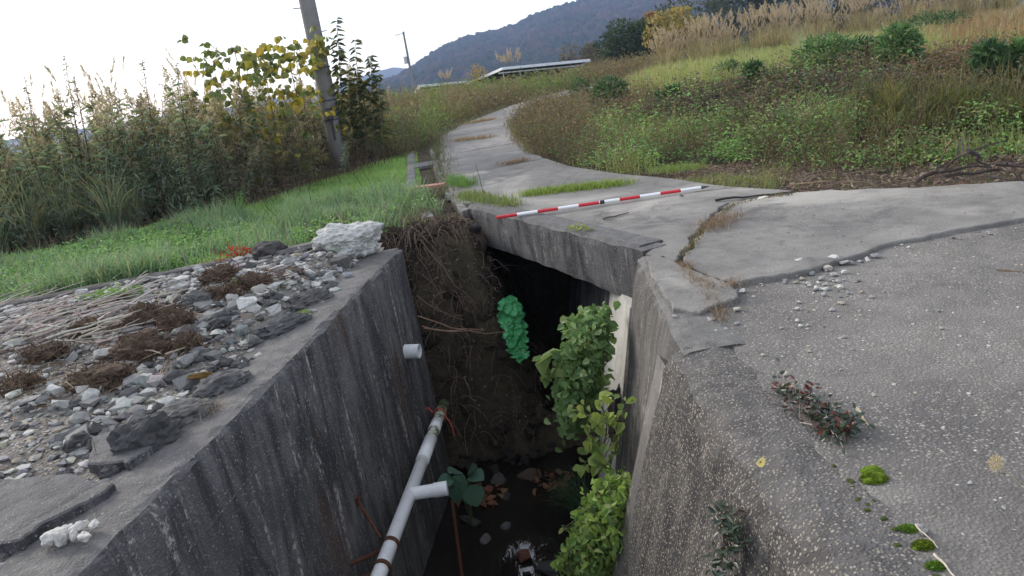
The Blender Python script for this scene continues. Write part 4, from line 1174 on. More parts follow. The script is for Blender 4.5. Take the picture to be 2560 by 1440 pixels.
# thin dark stalks standing in the verge
for k, (px, py, h) in enumerate([(1215, 495, .42), (935, 480, .35), (700, 560, .5), (790, 540, .55), (500, 600, .45), (910, 470, .3), (1085, 530, .35)]):
    p = at_z(px, py, -.05); twig(p, p + Vector((-.06 - .05 * (k % 3), 0, h)), .005, (.07, .05, .04), ["thin dark dead stalk beside the weeds at the bridge corner", "dark stalk standing in the grass left of the plank", "long leaning dark stalk above the red seedling", "leaning dark stalk above the white boulder", "short dark stalk at the left of the rough grass", "short dark stalk near the lawn edge", "dark stalk at the rim of the bank"][k], name="dead_stalk", seed=k + .5, cat="stalk")

# ---- wall of tall weeds on the left
def goldenrod(h, seed, tone):
    mb = MB(); n = 85
    st = [Vector((0, 0, 0)), Vector((.03, .02, h * .4)), Vector((.09, .03, h * .8)), Vector((.17, .05, h))]
    tube(mb, st, [.006, .005, .004, .002], 4, (.12, .09, .06), False)
    t_ = rng.uniform(.15, .9, n); az = rng.uniform(0, 6.28, n)
    P = np.c_[.17 * t_ ** 2, .05 * t_, t_ * h]
    D = np.stack([np.cos(az), np.sin(az), rng.normal(-.05 + .35 * t_, .3, n)], 1)
    cg = pick(tone, n, None, .3)
    leaves(mb, P, D, rdir(n, 1.2), rng.uniform(.09, .2, n), .03, cg, True, .35)
    # side shoots
    m = 30; t2 = rng.uniform(.55, .95, m); az = rng.uniform(0, 6.28, m)
    B = np.c_[.17 * t2 ** 2, .05 * t2, t2 * h]
    for i in range(m):
        d = np.array([math.cos(az[i]), math.sin(az[i]), .9]); d /= np.linalg.norm(d); l = .10 + .22 * (1 - t2[i]) + .05
        tube(mb, [B[i], B[i] + d * l], [.0022, .001], 3, (.14, .11, .07), False)
        k = 7; s = rng.uniform(.2, 1, k); P = B[i] + d * l * s[:, None]
        leaves(mb, P, rdir(k, .4), rdir(k, 1), rng.uniform(.025, .06, k), .014, pick([(.33, .26, .17), (.40, .33, .24), (.2, .17, .09), (.10, .11, .05)], k), False)
    # plume
    k = 150; s = rng.random(k); r_ = .13 * (1 - s) * rng.random(k) ** .5; az = rng.uniform(0, 6.28, k)
    P = np.c_[.15 + .04 * s + np.cos(az) * r_, .05 + np.sin(az) * r_, h * .86 + s * h * .17]
    leaves(mb, P, rdir(k, .6), rdir(k, 1), rng.uniform(.02, .05, k), .016, pick([(.42, .37, .29), (.34, .29, .2), (.5, .45, .37)], k), False)
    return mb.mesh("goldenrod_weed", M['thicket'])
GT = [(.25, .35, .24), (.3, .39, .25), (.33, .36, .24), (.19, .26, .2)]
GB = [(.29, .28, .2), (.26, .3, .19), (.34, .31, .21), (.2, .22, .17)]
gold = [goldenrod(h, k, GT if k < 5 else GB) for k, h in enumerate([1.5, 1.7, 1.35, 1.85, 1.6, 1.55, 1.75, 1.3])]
WB = lerp_line(WEED, 400)
def weed_pos(back, i=None):
    i = rng.integers(40, 400) if i is None else i
    a = WB[i]; tn = WB[min(i + 1, 399)] - WB[i - 1]; tn = tn / np.linalg.norm(tn)
    return a + np.array([-tn[1], tn[0]]) * back
for k in range(250):
    back = rng.uniform(.1, 3.6); x, y = weed_pos(back)
    if x < -12.5: x, y = weed_pos(back, rng.integers(140, 400))
    px = proj(x, y, 1)[0]
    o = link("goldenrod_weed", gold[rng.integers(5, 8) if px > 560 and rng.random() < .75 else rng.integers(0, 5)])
    s = rng.uniform(.55, .9) if back < .7 else rng.uniform(.85, 1.12)
    s *= 1 + .2 * float(np.clip((760 - px) / 420, 0, 1)) * (back > .6)
    o.scale = (s, s, s * rng.uniform(.9, 1.05)); o.rotation_euler = (rng.normal() * .22, rng.normal() * .22, rng.uniform(0, 6.3))
    o.location = (x, y, gz(x, y) - .03)
    tag(o, "tall goldenrod weed gone to tan seed in the weed thicket left of the lawn", "weed", "goldenrod weeds of the left thicket")
def reed(nb, lmin, lmax, nplume, cols, plume, wid=.013, seedh=1.9, bend=(.5, 2.3)):
    mb = MB(); a = rng.uniform(0, 6.28, nb); r_ = rng.uniform(0, .16, nb)
    P = np.c_[np.cos(a) * r_, np.sin(a) * r_, np.zeros(nb)]
    blades(mb, P, rng.uniform(lmin, lmax, nb), wid, rng.uniform(*bend, nb), pick(cols, nb, None, .3), az=a + rng.normal(size=nb) * .4, segs=6)
    for q in range(nplume):
        a = rng.uniform(0, 6.28); h = seedh * rng.uniform(.85, 1.1); ln = rng.uniform(.1, .3)
        top = Vector((math.cos(a) * ln, math.sin(a) * ln, h)); b = Vector((math.cos(a) * .05, math.sin(a) * .05, 0))
        tube(mb, [b, b.lerp(top, .5) + Vector((-.02, 0, 0)), top], [.004, .003, .002], 3, (.28, .22, .13), False)
        k = 60; s = rng.random(k)
        d = np.array([math.cos(a) * .35, math.sin(a) * .35, 1]); d /= np.linalg.norm(d)
        P = np.array(top) - d * .04 + d[None] * (s * .22)[:, None]
        leaves(mb, P, d + rng.normal(size=(k, 3)) * .33 + np.array([math.cos(a), math.sin(a), -.3]) * s[:, None] * .5, rdir(k), rng.uniform(.05, .12, k) * (1.1 - .5 * s), .007, pick(plume, k, None, .2), False)
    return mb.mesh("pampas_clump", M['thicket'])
RG = [(.24, .33, .24), (.28, .36, .24), (.32, .37, .25), (.42, .38, .24)]
PL_ = [(.48, .42, .34), (.42, .34, .27), (.55, .5, .43)]
reeds = [reed(90, .8, 1.7, 3, RG, PL_, .017, seedh=2.05, bend=(.6, 2.6)) for _ in range(3)] + [reed(110, .7, 1.5, 0, RG, PL_, .018) for _ in range(2)]
for k in range(80):
    left = rng.random() < .72
    i = rng.integers(60, 215) if left else rng.integers(215, 330)
    back = rng.uniform(.15, 2.6) if left else rng.uniform(1.3, 2.8); x, y = weed_pos(back, i)
    o = link("pampas_clump", reeds[3 + k % 2 if back < .9 else k % 3]); s = rng.uniform(.8, 1.12) * (.9 if back < .6 else 1)
    o.scale = (s, s, s); o.rotation_euler = (0, 0, rng.uniform(0, 6.3)); o.location = (x, y, gz(x, y) - .02)
    tag(o, "clump of arching pampas grass blades in the weed thicket left of the lawn", "pampas grass", "pampas clumps of the left thicket")
# undergrowth that fills the thicket
mb = MB(); n = 3300; bk = rng.uniform(0, 4.2, n) ** 1.0; ii = rng.integers(30, 400, n)
XY = np.array([weed_pos(b, i) for b, i in zip(bk, ii)]); P = on_ground(XY)
pxs = np.array([proj(*p)[0] for p in P])
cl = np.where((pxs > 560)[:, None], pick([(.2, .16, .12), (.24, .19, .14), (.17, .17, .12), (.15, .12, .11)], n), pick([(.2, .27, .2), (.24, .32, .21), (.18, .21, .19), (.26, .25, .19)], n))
T = stems_mesh(mb, P, rng.uniform(.5, 1.55, n), .0035, vary((.10, .075, .055), n), .25)
i = np.repeat(np.arange(n), 11); m = len(i); t_ = rng.uniform(.05, 1, m)[:, None]; Q = P[i] * (1 - t_) + T[i] * t_
D = rdir(m, .15); leaves(mb, Q, D, rdir(m, 1.0), rng.uniform(.06, .17, m), .02, cl[i] * rng.uniform(.7, 1.3, (m, 1)), False, .3)
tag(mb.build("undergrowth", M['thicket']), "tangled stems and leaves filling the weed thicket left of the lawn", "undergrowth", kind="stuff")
# leaf litter and dry stems along the foot of the thicket
mb = MB(); n = 3000; XY = np.array([weed_pos(b, i) for b, i in zip(rng.normal(0, .28, n), rng.integers(60, 400, n))]); P = on_ground(XY)
blades(mb, P, rng.uniform(.1, .4, n), .008, rng.uniform(.3, 2.6, n), pick([(.16, .12, .085), (.10, .075, .06), (.07, .09, .04), (.22, .16, .10)], n))
tag(mb.build("dry_grass", M['dry']), "dry stems and litter along the foot of the weed thicket", "grass", kind="stuff")
# straw tuft
p = at_z(352, 562, -.12); mb = MB(); n = 170; a = rng.uniform(0, 6.28, n)
blades(mb, np.c_[np.cos(a) * .03, np.sin(a) * .03, np.full(n, .16)], rng.uniform(.2, .42, n), .008, rng.uniform(1.2, 3.0, n), pick([(.42, .33, .19), (.33, .25, .15), (.25, .17, .1)], n), az=a, segs=5)
blades(mb, np.c_[np.cos(a) * .05, np.sin(a) * .05, np.full(n, .0)], rng.uniform(.15, .7, n), .007, rng.uniform(.1, 1.5, n), pick([(.38, .3, .17), (.25, .2, .12), (.2, .22, .1)], n), az=a, segs=5)
o = mb.build("straw_tuft", M['dry']); o.location = p; tag(o, "straw coloured dry grass tuft drooping at the foot of the thicket", "grass tuft")
p = at_z(40, 618, -.12); mb = MB(); herb(mb, np.zeros((14, 3)) + rng.normal(size=(14, 3)) * [.12, .08, 0], .6, 26, .1, .07, .018, [(.36, .22, .03), (.22, .2, .05), (.3, .15, .03)])
o = mb.build("goldenrod_weed", M['leaf']); o.location = p; tag(o, "small orange yellow weed at the far left edge of the lawn", "weed")
p = at_z(600, 548, -.12); mb = MB(); n = 120; a = rng.uniform(0, 6.28, n); blades(mb, np.c_[np.cos(a) * .04, np.sin(a) * .04, np.zeros(n)], rng.uniform(.2, .5, n), .011, rng.uniform(.2, 1.6, n), pick([(.13, .25, .08), (.18, .3, .1)], n), az=a)
o = mb.build("grass_tuft", M['leaf']); o.location = p; tag(o, "spiky green grass tuft in the middle of the lawn", "grass tuft")

# ---- kudzu with yellowing leaves over the thicket and the pole
def kudzu(stem_px, y, nl, cols, w, label, size=.13, drop=True):
    mb = MB(); pts = [at_y(a, b, y + .25 * math.sin(i)) for i, (a, b) in enumerate(stem_px)]
    c = pts[0].copy()
    Q = lerp3(pts, 40); tube(mb, [q - np.array(c) for q in Q], .006, 4, (.1, .08, .05), False)
    k = rng.integers(0, 40, nl); B = Q[k] + rng.normal(size=(nl, 3)) * [.16, .22, .12]
    cg = pick(cols, nl, w, .2)
    for s in range(3):
        az = rng.uniform(0, 6.28, nl)
        D = np.stack([np.cos(az), np.sin(az), rng.normal(-.8, .4, nl)], 1)
        leaves(mb, B - np.array(c) + nrm(D) * .03, D, rdir(nl, .5), rng.uniform(.75, 1.15, nl) * size, size * .85, cg * rng.uniform(.85, 1.15, (nl, 1)), True, .2, .12)
    o = mb.build("kudzu_vine", M['leaf'], sub=Vector((0, 0, 0))); o.location = c
    return tag(o, label, "vine")
def lerp3(pts, n):
    P = np.array([tuple(p) for p in pts]); s = np.concatenate([[0], np.cumsum(np.linalg.norm(np.diff(P, axis=0), axis=1))]); q = np.linspace(0, s[-1], n)
    return np.stack([np.interp(q, s, P[:, j]) for j in range(3)], 1)
KY = [(.16, .2, .07), (.38, .33, .06), (.24, .26, .08), (.45, .36, .08)]
kudzu([(520, 420), (518, 320), (512, 230), (508, 160), (520, 122), (535, 150), (540, 215)], 13.4, 52, KY, [.6, .1, .25, .05], "greenish vine climbing at the left end of the vine screen in the thicket")
kudzu([(560, 400), (575, 300), (590, 240), (600, 180), (585, 125), (605, 140)], 13.2, 40, KY, [.5, .2, .25, .05], "narrow vine with dark top leaves between the two larger vines")
kudzu([(640, 420), (620, 300), (615, 220), (620, 160), (655, 130), (700, 120), (722, 150), (735, 210), (745, 250)], 13.3, 110, KY, [.3, .3, .25, .15], "broad yellowing vine arching over weeds left of the thick pole", .14)
kudzu([(700, 400), (690, 320), (675, 250), (665, 190), (690, 160)], 13.6, 50, KY, [.2, .4, .25, .15], "yellow leaved vine hanging under the broad arch")
kudzu([(770, 420), (765, 300), (752, 200), (735, 130), (742, 105), (760, 160)], 13.9, 34, KY, [.6, .15, .2, .05], "vine shoot reaching up just left of the thick pole")
kudzu([(835, 330), (825, 250), (812, 170), (800, 110), (790, 95), (800, 150)], 14.35, 60, KY, [.25, .4, .25, .1], "yellow green vine wrapped around the upper part of the thick pole")
# tall leafy stalks right of the pole
def leafy_stalk(px, pyt, pyb, y, label, cols, ls=1.0):
    a, b = at_y(px + 14, pyb, y), at_y(px, pyt, y); a.z = gz(a.x, a.y); mb = MB(); Ln = (b - a).length
    tube(mb, [Vector((0, 0, 0)), (b - a) * .5 + Vector((.03, 0, 0)), b - a], [.012, .009, .004], 5, (.12, .09, .06), False)
    n = int(46 * Ln); t_ = rng.uniform(.3, 1, n); az = rng.uniform(0, 6.28, n)
    P = np.outer(t_, np.array(b - a)); D = np.stack([np.cos(az), np.sin(az), np.full(n, .15)], 1)
    leaves(mb, P, D, rdir(n, 1.4), rng.uniform(.16, .26, n) * (1.15 - .5 * t_) * ls, .05 * ls, pick(cols, n, None, .25), True, .55)
    o = mb.build("leafy_stalk", M['leaf']); o.location = a; tag(o, label, "tall weed")
SG = [(.06, .085, .04), (.08, .11, .05), (.12, .13, .06), (.2, .16, .06)]
for px, pyt, pyb, lab in [(842, 45, 420, "tallest leafy stalk just right of the thick pole"), (888, 100, 420, "second tallest leafy stalk right of the thick pole"), (925, 140, 420, "leafy stalk with yellowing tip right of the pole"), (868, 175, 420, "shorter leafy stalk between the two tallest ones"), (905, 200, 420, "bushy leafy stalk at the right edge of the thicket"), (945, 190, 400, "outermost leafy stalk at the right end of the thicket")]:
    leafy_stalk(px, pyt, pyb, 14.6, lab, SG)
for px, pyt, lab in [(160, 135, "tall pale seeding stalk above the left end of the thicket"), (355, 148, "thin seeding stalk against the sky over the thicket"), (440, 160, "feathery seeding stalk against the white sky near the vines"), (185, 190, "second pale seeding stalk at the left end of the thicket"), (60, 190, "pale seeding stalk at the far left of the thicket")]:
    leafy_stalk(px, pyt, 420, 11.8, lab, [(.32, .28, .2), (.24, .22, .14), (.42, .36, .28)], .38)

# ---- right-hand slope, coloured by what grows where
def region(px, py):
    """mixture of plants at a place on the slope, looked up from the photo"""
    px = px + rng.normal(size=np.shape(px)) * 30; py = py + rng.normal(size=np.shape(px)) * 9
    z = np.zeros(np.shape(px), int)                                # 0 brown seeded weeds
    base_top = 395 - (px - 1300) * .02
    rightness = (px - 1500) / 1000
    z = np.where((py < 420) & (px > 1480) & (py > 300 - .05 * (px - 1500)), 1, z)              # 1 green herbs on the lower bank
    z = np.where((px > 1620) & (py > 190 - .06 * (px - 1700)) & (py <= 292 - .10 * (px - 1700)), 2, z)   # 2 dark vines on the bank
    z = np.where((px > 2250) & (py > 120 - .12 * (px - 2250)) & (py <= 240 - .05 * (px - 2250)), 5, z)                            # 5 red-brown vines
    z = np.where((px > 1520) & (py <= 230 - .14 * (px - 1560)) & (py > 150 - .12 * (px - 1600)), 3, z)                             # 3 yellow-green grass of the terrace
    z = np.where((py <= 150 - .12 * (px - 1600)) & (px > 1560), 4, z)                              # 4 tan grass
    z = np.where((px > 2330) & (py < 110 - .12 * (px - 2330)) & (py > 40 - .05 * (px - 2330)), 6, z)   # 6 orange tan grass
    z = np.where((px < 1480) & (py > 340), 7, z)                               # 7 mixed brown/green at the corner
    z = np.where((px > 2080) & (py > 225) & (py < 300) & (px > 2080 + (300 - py)) & (rng.random(np.shape(px)) < .55), 8, z)                            # 8 yellowish arching grass
    return z
ZC = {0: ([(.20, .15, .095), (.15, .12, .07), (.13, .14, .05), (.26, .19, .11)], [.4, .3, .2, .1]),
      1: ([(.17, .31, .10), (.22, .38, .11), (.29, .44, .14), (.09, .17, .06), (.29, .29, .14)], [.3, .25, .15, .15, .15]),
      2: ([(.085, .065, .06), (.06, .075, .045), (.11, .08, .065), (.08, .13, .05), (.19, .14, .09)], [.35, .2, .2, .15, .1]),
      3: ([(.27, .33, .10), (.33, .36, .14), (.40, .34, .18), (.2, .26, .09)], [.4, .25, .2, .15]),
      4: ([(.36, .3, .21), (.27, .24, .15), (.22, .24, .11), (.43, .34, .26)], [.4, .25, .2, .15]),
      5: ([(.19, .12, .08), (.13, .09, .065), (.10, .12, .055), (.26, .17, .10)], [.35, .25, .25, .15]),
      6: ([(.33, .21, .12), (.28, .2, .11), (.2, .2, .08)], [.5, .3, .2]),
      7: ([(.17, .125, .08), (.10, .13, .05), (.2, .14, .08), (.08, .12, .04)], [.35, .25, .25, .15]),
      8: ([(.10, .13, .045), (.18, .17, .05), (.08, .11, .04), (.24, .2, .10)], [.35, .3, .2, .15])}
HP = [(.2, 30), (.4, 20), (.5, 14.6), (.64, 12.1), (1.0, 10.2), (1.5, 8.95), (1.95, 8.4), (2.4, 7.7), (4.2, 6.6), (9, 6.0), (24, 10), (24, 34), (4, 34)]
def cover(n, seed):
    XY = samp_poly(HP, lambda x, y: np.clip(60 / (x * x + y * y), .06, 1))(n)
    _, d = hill_z(XY[:, 0], XY[:, 1]); XY = XY[d > .06 + 1.5 * sstep(1.4, 2.7, XY[:, 0]) * rng.uniform(.72, 1, len(d))]
    P = on_ground(XY); pr = np.array([proj(*p) for p in P + [0, 0, .15]])
    return P, region(pr[:, 0], pr[:, 1]), np.hypot(XY[:, 0], XY[:, 1])
mb = MB(); P, zn, dist = cover(24000, 1); pz = fbm2(P[:, 0] * 1.1, P[:, 1] * 1.1, 3, 77); zn = np.where((zn == 1) & (pz > .24) & (rng.random(len(zn)) < .7), 7, zn); zn = np.where((zn == 1) & (pz < -.22) & (rng.random(len(zn)) < .6), 3, zn); zn = np.where((zn == 1) & (rng.random(len(zn)) < .2), 0, zn); zn = np.where((zn == 1) & (rng.random(len(zn)) < .1), 8, zn); zn = np.where((zn == 2) & (rng.random(len(zn)) < .16), 0, zn); zn = np.where((zn == 2) & (rng.random(len(zn)) < .12), 1, zn)
for z_, (cols, w) in ZC.items():
    k = zn == z_; Q = P[k]; n = len(Q)
    if n == 0: continue
    sc = np.clip(dist[k] / 9, .9, 2.2)
    if z_ in (1, 2, 5):
        H = {1: rng.uniform(.12, .38, n), 2: rng.uniform(.08, .26, n), 5: rng.uniform(.06, .2, n)}[z_] * np.clip(1 + 1.3 * fbm2(Q[:, 0] * 1.7, Q[:, 1] * 1.7, 3, 79), .4, 2)
        kk = 18
        i = np.repeat(np.arange(n), kk); m = n * kk; az = rng.uniform(0, 6.28, m); r_ = np.abs(rng.normal(size=m)) * .09 * sc[i]
        B = Q[i] + np.stack([np.cos(az) * r_, np.sin(az) * r_, rng.uniform(.1, 1, m) * H[i]], 1)
        D = np.stack([np.cos(az), np.sin(az), rng.normal(.15, .4, m)], 1); base = pick(cols, n, w, .3)
        leaves(mb, B, D, nrm(np.array([0, -.25, 1.0]) + rng.normal(size=(m, 3)) * .4), rng.uniform(.025, .058, m) * sc[i], .022 * sc[i] * rng.uniform(.6, 1.2, m), base[i] * rng.uniform(.7, 1.3, (m, 1)), True, .25)
    elif z_ in (0, 7):
        H = rng.uniform(.2, .5, n)
        T = stems_mesh(mb, Q, H, .0025 * sc, vary((.17, .12, .08), n, .3), .4)
        kk = 13; i = np.repeat(np.arange(n), kk); m = n * kk; t_ = rng.uniform(.1, 1.05, m)[:, None]
        B = Q[i] * (1 - t_) + T[i] * t_ + rng.normal(size=(m, 3)) * .05 * sc[i][:, None]; base = pick(cols, n, w, .3)
        leaves(mb, B, rdir(m, .3), rdir(m, .8), rng.uniform(.02, .055, m) * sc[i], .013 * sc[i], base[i] * rng.uniform(.7, 1.35, (m, 1)), False)
    else:
        for q in range(4):
            L_ = rng.uniform(.16, .42, n) if z_ != 8 else rng.uniform(.3, .75, n)
            blades(mb, Q + rng.normal(size=Q.shape) * [.07, .07, 0], L_, .009 * sc, rng.uniform(.2, 1.9, n), pick(cols, n, w, .25), segs=3)
tag(mb.build("ground_cover", M['leaf']), "mixed weeds, vines and grass covering the slope right of the path", "ground cover", kind="stuff")

# debris strip between apron and slope
DEBP = [(1.3, 9.3), (1.6, 8.4), (2.2, 7.0), (3.2, 5.9), (9, 5.0), (9, 7.0), (6, 7.6), (4.2, 8.0), (3.2, 8.8), (2.4, 9.3)]
def samp_deb(n, w=None):
    XY = samp_poly(DEBP, w)(n * 3); d = hill_z(XY[:, 0], XY[:, 1])[1]; s_ = .08 + 1.5 * sstep(1.4, 2.7, XY[:, 0])
    return XY[(d > -.10 * rng.random(len(d))) & (d < s_ + .25 * rng.random(len(d)))][:n]
mb = MB(); XY = samp_deb(9500); P = on_ground(XY) + [0, 0, .012]; n = len(P)
D = rdir(n, 0, .25); leaves(mb, P + rng.uniform(0, .03, (n, 1)) * [0, 0, 1], D, rdir(n, 2), rng.uniform(.02, .09, n), rng.uniform(.006, .03, n), pick([(.22, .155, .12), (.13, .095, .085), (.33, .27, .2), (.24, .12, .075)], n, [.4, .3, .2, .1], .3), False, -.2)
tag(mb.build("leaf_litter", M['dry']), "brown fallen leaves and stems strewn between the apron and the slope", "leaf litter", kind="stuff")
mb = MB(); XY = samp_deb(5200, lambda x, y: np.clip(fbm2(x * 1.3, y * 1.3, 3, 71) * 2.2 + .1, .02, 1)); P = on_ground(XY); n = len(P)
blades(mb, P, rng.uniform(.04, .13, n), .008, rng.uniform(.3, 1.8, n), pick([(.17, .25, .06), (.22, .28, .08), (.26, .23, .12)], n), segs=2)
tag(mb.build("grass", M['leaf']), "short sparse green grass growing through the brown litter strip", "grass", kind="stuff")
# green strip of grass between the bridge slab and the path, dead grass in the cracks, weeds at the bridge corner
def strip(line, wd, n, h, cols, w, name, label, mat='leaf', zf=0.0, bend=(.3, 1.8), wb=.007):
    Ln = lerp_line(line, 200); k = rng.integers(0, 200, n); XY = Ln[k] + rng.normal(size=(n, 2)) * wd
    mb = MB(); blades(mb, np.c_[XY, np.full(n, zf)], rng.uniform(.4, 1.2, n) * h, wb, rng.uniform(*bend, n), pick(cols, n, w, .25), segs=3)
    o = mb.build(name, M[mat]); tag(o, label, "grass", kind="stuff"); return o
g2 = lambda *q: [tuple(at_z(a, b, 0).xy) for a, b in q]
strip(g2((1318, 487), (1420, 475), (1500, 466), (1560, 460)), .085, 2300, .075, [(.2, .3, .05), (.26, .34, .07), (.15, .22, .05)], None, "grass", "thin bright green grass strip along the joint behind the ranging pole")
strip(g2((1640, 428), (1700, 424), (1740, 420)), .10, 700, .08, [(.17, .26, .06), (.22, .28, .08)], None, "grass", "green grass patch where litter meets the path corner")
DG = [(.34, .26, .18), (.28, .20, .14), (.2, .14, .1)]
strip(g2((1705, 655), (1725, 690), (1760, 712), (1800, 718), (1840, 700)), .028, 520, .09, DG, None, "dry_grass", "dead pinkish grass in the crack beside the kerb block", 'dry', -.03, (.8, 2.8), .005)
strip(g2((1745, 690), (1770, 720), (1790, 760), (1805, 790)), .025, 300, .10, DG, None, "dry_grass", "dead grass trailing down the gap behind the kerb block", 'dry', -.04, (.8, 2.8), .005)
strip(g2((1770, 580), (1790, 565), (1810, 555), (1830, 545)), .06, 330, .11, DG, None, "dry_grass", "dead grass spread over the crack between the bridge and the right slab", 'dry', .01, (1.2, 2.9), .005)
strip(g2((1705, 640), (1740, 600), (1765, 570), (1812, 530), (1830, 515), (1900, 495), (1980, 487)), .02, 500, .05, [(.2, .17, .1), (.12, .12, .06), (.26, .17, .08)], None, "dry_grass", "low dry moss and grass lining the crack to the verge", 'dry', .0, (.8, 2.8), .006)
strip(g2((1140, 352), (1180, 348), (1225, 344)), .10, 380, .10, [(.38, .29, .17), (.3, .22, .12)], None, "dry_grass", "dry grass on the second joint of the path", 'dry', 0, (1, 2.8), .012)
strip(g2((1175, 309), (1200, 304), (1228, 299)), .13, 380, .12, [(.38, .29, .17), (.3, .22, .12)], None, "dry_grass", "dry grass on the farther joint of the path", 'dry', 0, (1, 2.8), .014)
strip(g2((1255, 412), (1280, 408), (1320, 400)), .08, 300, .09, [(.3, .22, .14), (.22, .15, .1)], None, "dry_grass", "dry grass on the nearest joint of the path", 'dry', 0, (1, 2.8), .008)
strip(g2((1160, 490), (1200, 500), (1240, 508), (1285, 516)), .085, 1500, .10, [(.15, .24, .06), (.2, .28, .08), (.24, .22, .11), (.1, .16, .05)], None, "grass", "green weeds growing on the left corner of the bridge slab", 'leaf', 0)
strip(g2((1130, 455), (1150, 460), (1170, 467)), .07, 700, .14, [(.13, .25, .06), (.17, .3, .08)], None, "grass", "green grass tuft row right of the plank", 'leaf', 0)
strip(g2((1335, 386), (1290, 350), (1278, 320), (1275, 300)), .06, 900, .18, [(.3, .23, .15), (.2, .16, .1), (.15, .17, .07)], None, "dry_grass", "dry fringe of grass along the inner edge of the path", 'dry', -.03, (.4, 2.4), .009)
strip([tuple(p) for p in PL[3:70]], .10, 1500, .2, [(.13, .13, .07), (.2, .15, .1), (.1, .16, .06)], None, "grass", "rough grass fringe along the outer edge of the path", 'leaf', -.03, (.4, 2.4), .009)
for px, py, lab in ((1440, 574, "tiny yellow green weed on the bridge edge"), (1463, 578, "small yellow green weed tuft on the bridge edge, right one")):
    p = at_z(px, py, .02); mb = MB(); herb(mb, np.zeros((5, 3)) + rng.normal(size=(5, 3)) * [.03, .02, 0], .04, 8, .02, .03, .016, [(.3, .36, .07), (.22, .28, .06)])
    o = mb.build("small_weed", M['leaf']); o.location = p; tag(o, lab, "weed")

# shrubs on the slope
def shrub(px, py, w, h, cols, label, k=520, ll=.085, lw=.03, name="shrub", up=.5, y0=None, stalks=14):
    # foot of the shrub on the ground below the photo spot
    p = ground_hit(px, py + h * .45); s = p.y / F * 1.02; rx, rz_ = w * s / 2, h * s
    c = p; mb = MB()
    k = int(k)
    u = rdir(k, .25); r_ = rng.random(k) ** .4
    C0 = np.array([0, 0, rz_ * .5]); B = C0 + u * r_[:, None] * np.array([rx, rx * .8, rz_ * .52])
    B += .18 * rx * np.array([[mnoise.noise(Vector(b) * 3.1 / max(rx, .2)), mnoise.noise(Vector(b) * 3.3 / max(rx, .2) + Vector((5, 0, 0))), mnoise.noise(Vector(b) * 2.9 / max(rx, .2) + Vector((0, 7, 0)))] for b in B])
    B[:, 2] = np.maximum(B[:, 2], .03)
    for q in range(stalks):
        tube(mb, [Vector((rng.normal() * .05, rng.normal() * .05, 0)), Vector(B[q])], [.008, .003], 4, (.1, .08, .05), False)
    leaves(mb, B, u + np.array([0, 0, -.2]) + rng.normal(size=(k, 3)) * .4, rdir(k, up), rng.uniform(.6, 1.3, k) * ll, lw, pick(cols, k, None, .3), True, .4)
    o = mb.build(name, M['leaf']); o.location = c; return tag(o, label, "shrub")
def ground_hit(px, py):
    a, b, c = ray(px, py)
    tt = np.linspace(3, 60, 1500); zz = HCAM + c * tt; gg = ground_z(a * tt, b * tt)
    k = np.argmax(zz <= gg + .0) if (zz <= gg).any() else 900
    return Vector((a * tt[k], b * tt[k], gg[k]))
SH = [(.06, .13, .06), (.08, .16, .07), (.11, .2, .08), (.045, .09, .045)]
SH2 = [(.12, .22, .09), (.16, .27, .11), (.09, .17, .07)]
for a in [(1530, 245, 90, 84, SH, "dark green round shrub at the inside of the path bend, larger of two"), (1455, 232, 52, 58, SH, "small dark green shrub left of the larger one at the path bend"), (1885, 190, 46, 52, SH, "small dark round shrub on the terrace edge alone"), (1825, 182, 64, 40, SH2, "low light green shrub beside the small dark round one"),
          (2065, 150, 150, 90, SH2, "broad mounded green shrub in the middle of the slope, left half"), (2145, 145, 90, 70, SH, "mounded darker shrub touching the broad light green one"), (2245, 135, 110, 110, SH2, "tall leafy green shrub right of the mounded shrubs"), (2470, 160, 70, 80, SH, "drooping dark green shrub amid red brown vines"), (2545, 150, 60, 70, SH2, "green shrub at the right picture edge on the bank"),
          (1680, 245, 60, 40, SH, "small dark green shrub low on the bank left of the vines"), (2340, 60, 150, 40, SH, "low wide green shrub far up the terrace")]:
    shrub(*a, k=900 if a[2] > 80 else 450, ll=.10)
# arching grass clumps on the lower bank at right
arch = [reed(70, .45, .95, 0, [(.10, .14, .05), (.17, .17, .05), (.07, .10, .04), (.22, .19, .09)], PL_, .014, bend=(1.0, 2.7)) for _ in range(3)]
for k in range(26):
    px, py = rng.uniform(2060, 2580), rng.uniform(255, 320); 
    if px < 2200 and py < 260: continue
    p = ground_hit(px, py + 30); o = link("grass_clump", arch[k % 3]); s = rng.uniform(.55, .85); o.scale = (s, s, s); o.rotation_euler = (0, 0, rng.uniform(0, 6)); o.location = p
    tag(o, "yellowish arching grass clump on the lower bank at the right of the slope", "grass clump", "arching grass clumps of the right bank")
for k in range(8):
    px, py = rng.uniform(1980, 2150), rng.uniform(275, 320); p = ground_hit(px, py + 25); o = link("grass_clump", reeds[3 + k % 2]); s = rng.uniform(.3, .45); o.scale = (s, s, s); o.location = p; o.rotation_euler = (0, 0, k)
    tag(o, "dark green arching grass clump in the middle of the lower bank", "grass clump", "dark grass clumps of the lower bank")
# tall grass tufts on the terrace
for k in range(10):
    px, py = rng.uniform(1980, 2060), rng.uniform(85, 130); p = ground_hit(px, py + 22); o = link("grass_clump", reeds[3 + k % 2]); s = rng.uniform(.35, .5); o.scale = (s, s, s * 1.2); o.location = p; o.rotation_euler = (0, 0, k)
    tag(o, "tall yellow green grass clump on the terrace below the pampas", "grass clump", "tall grass clumps of the terrace")
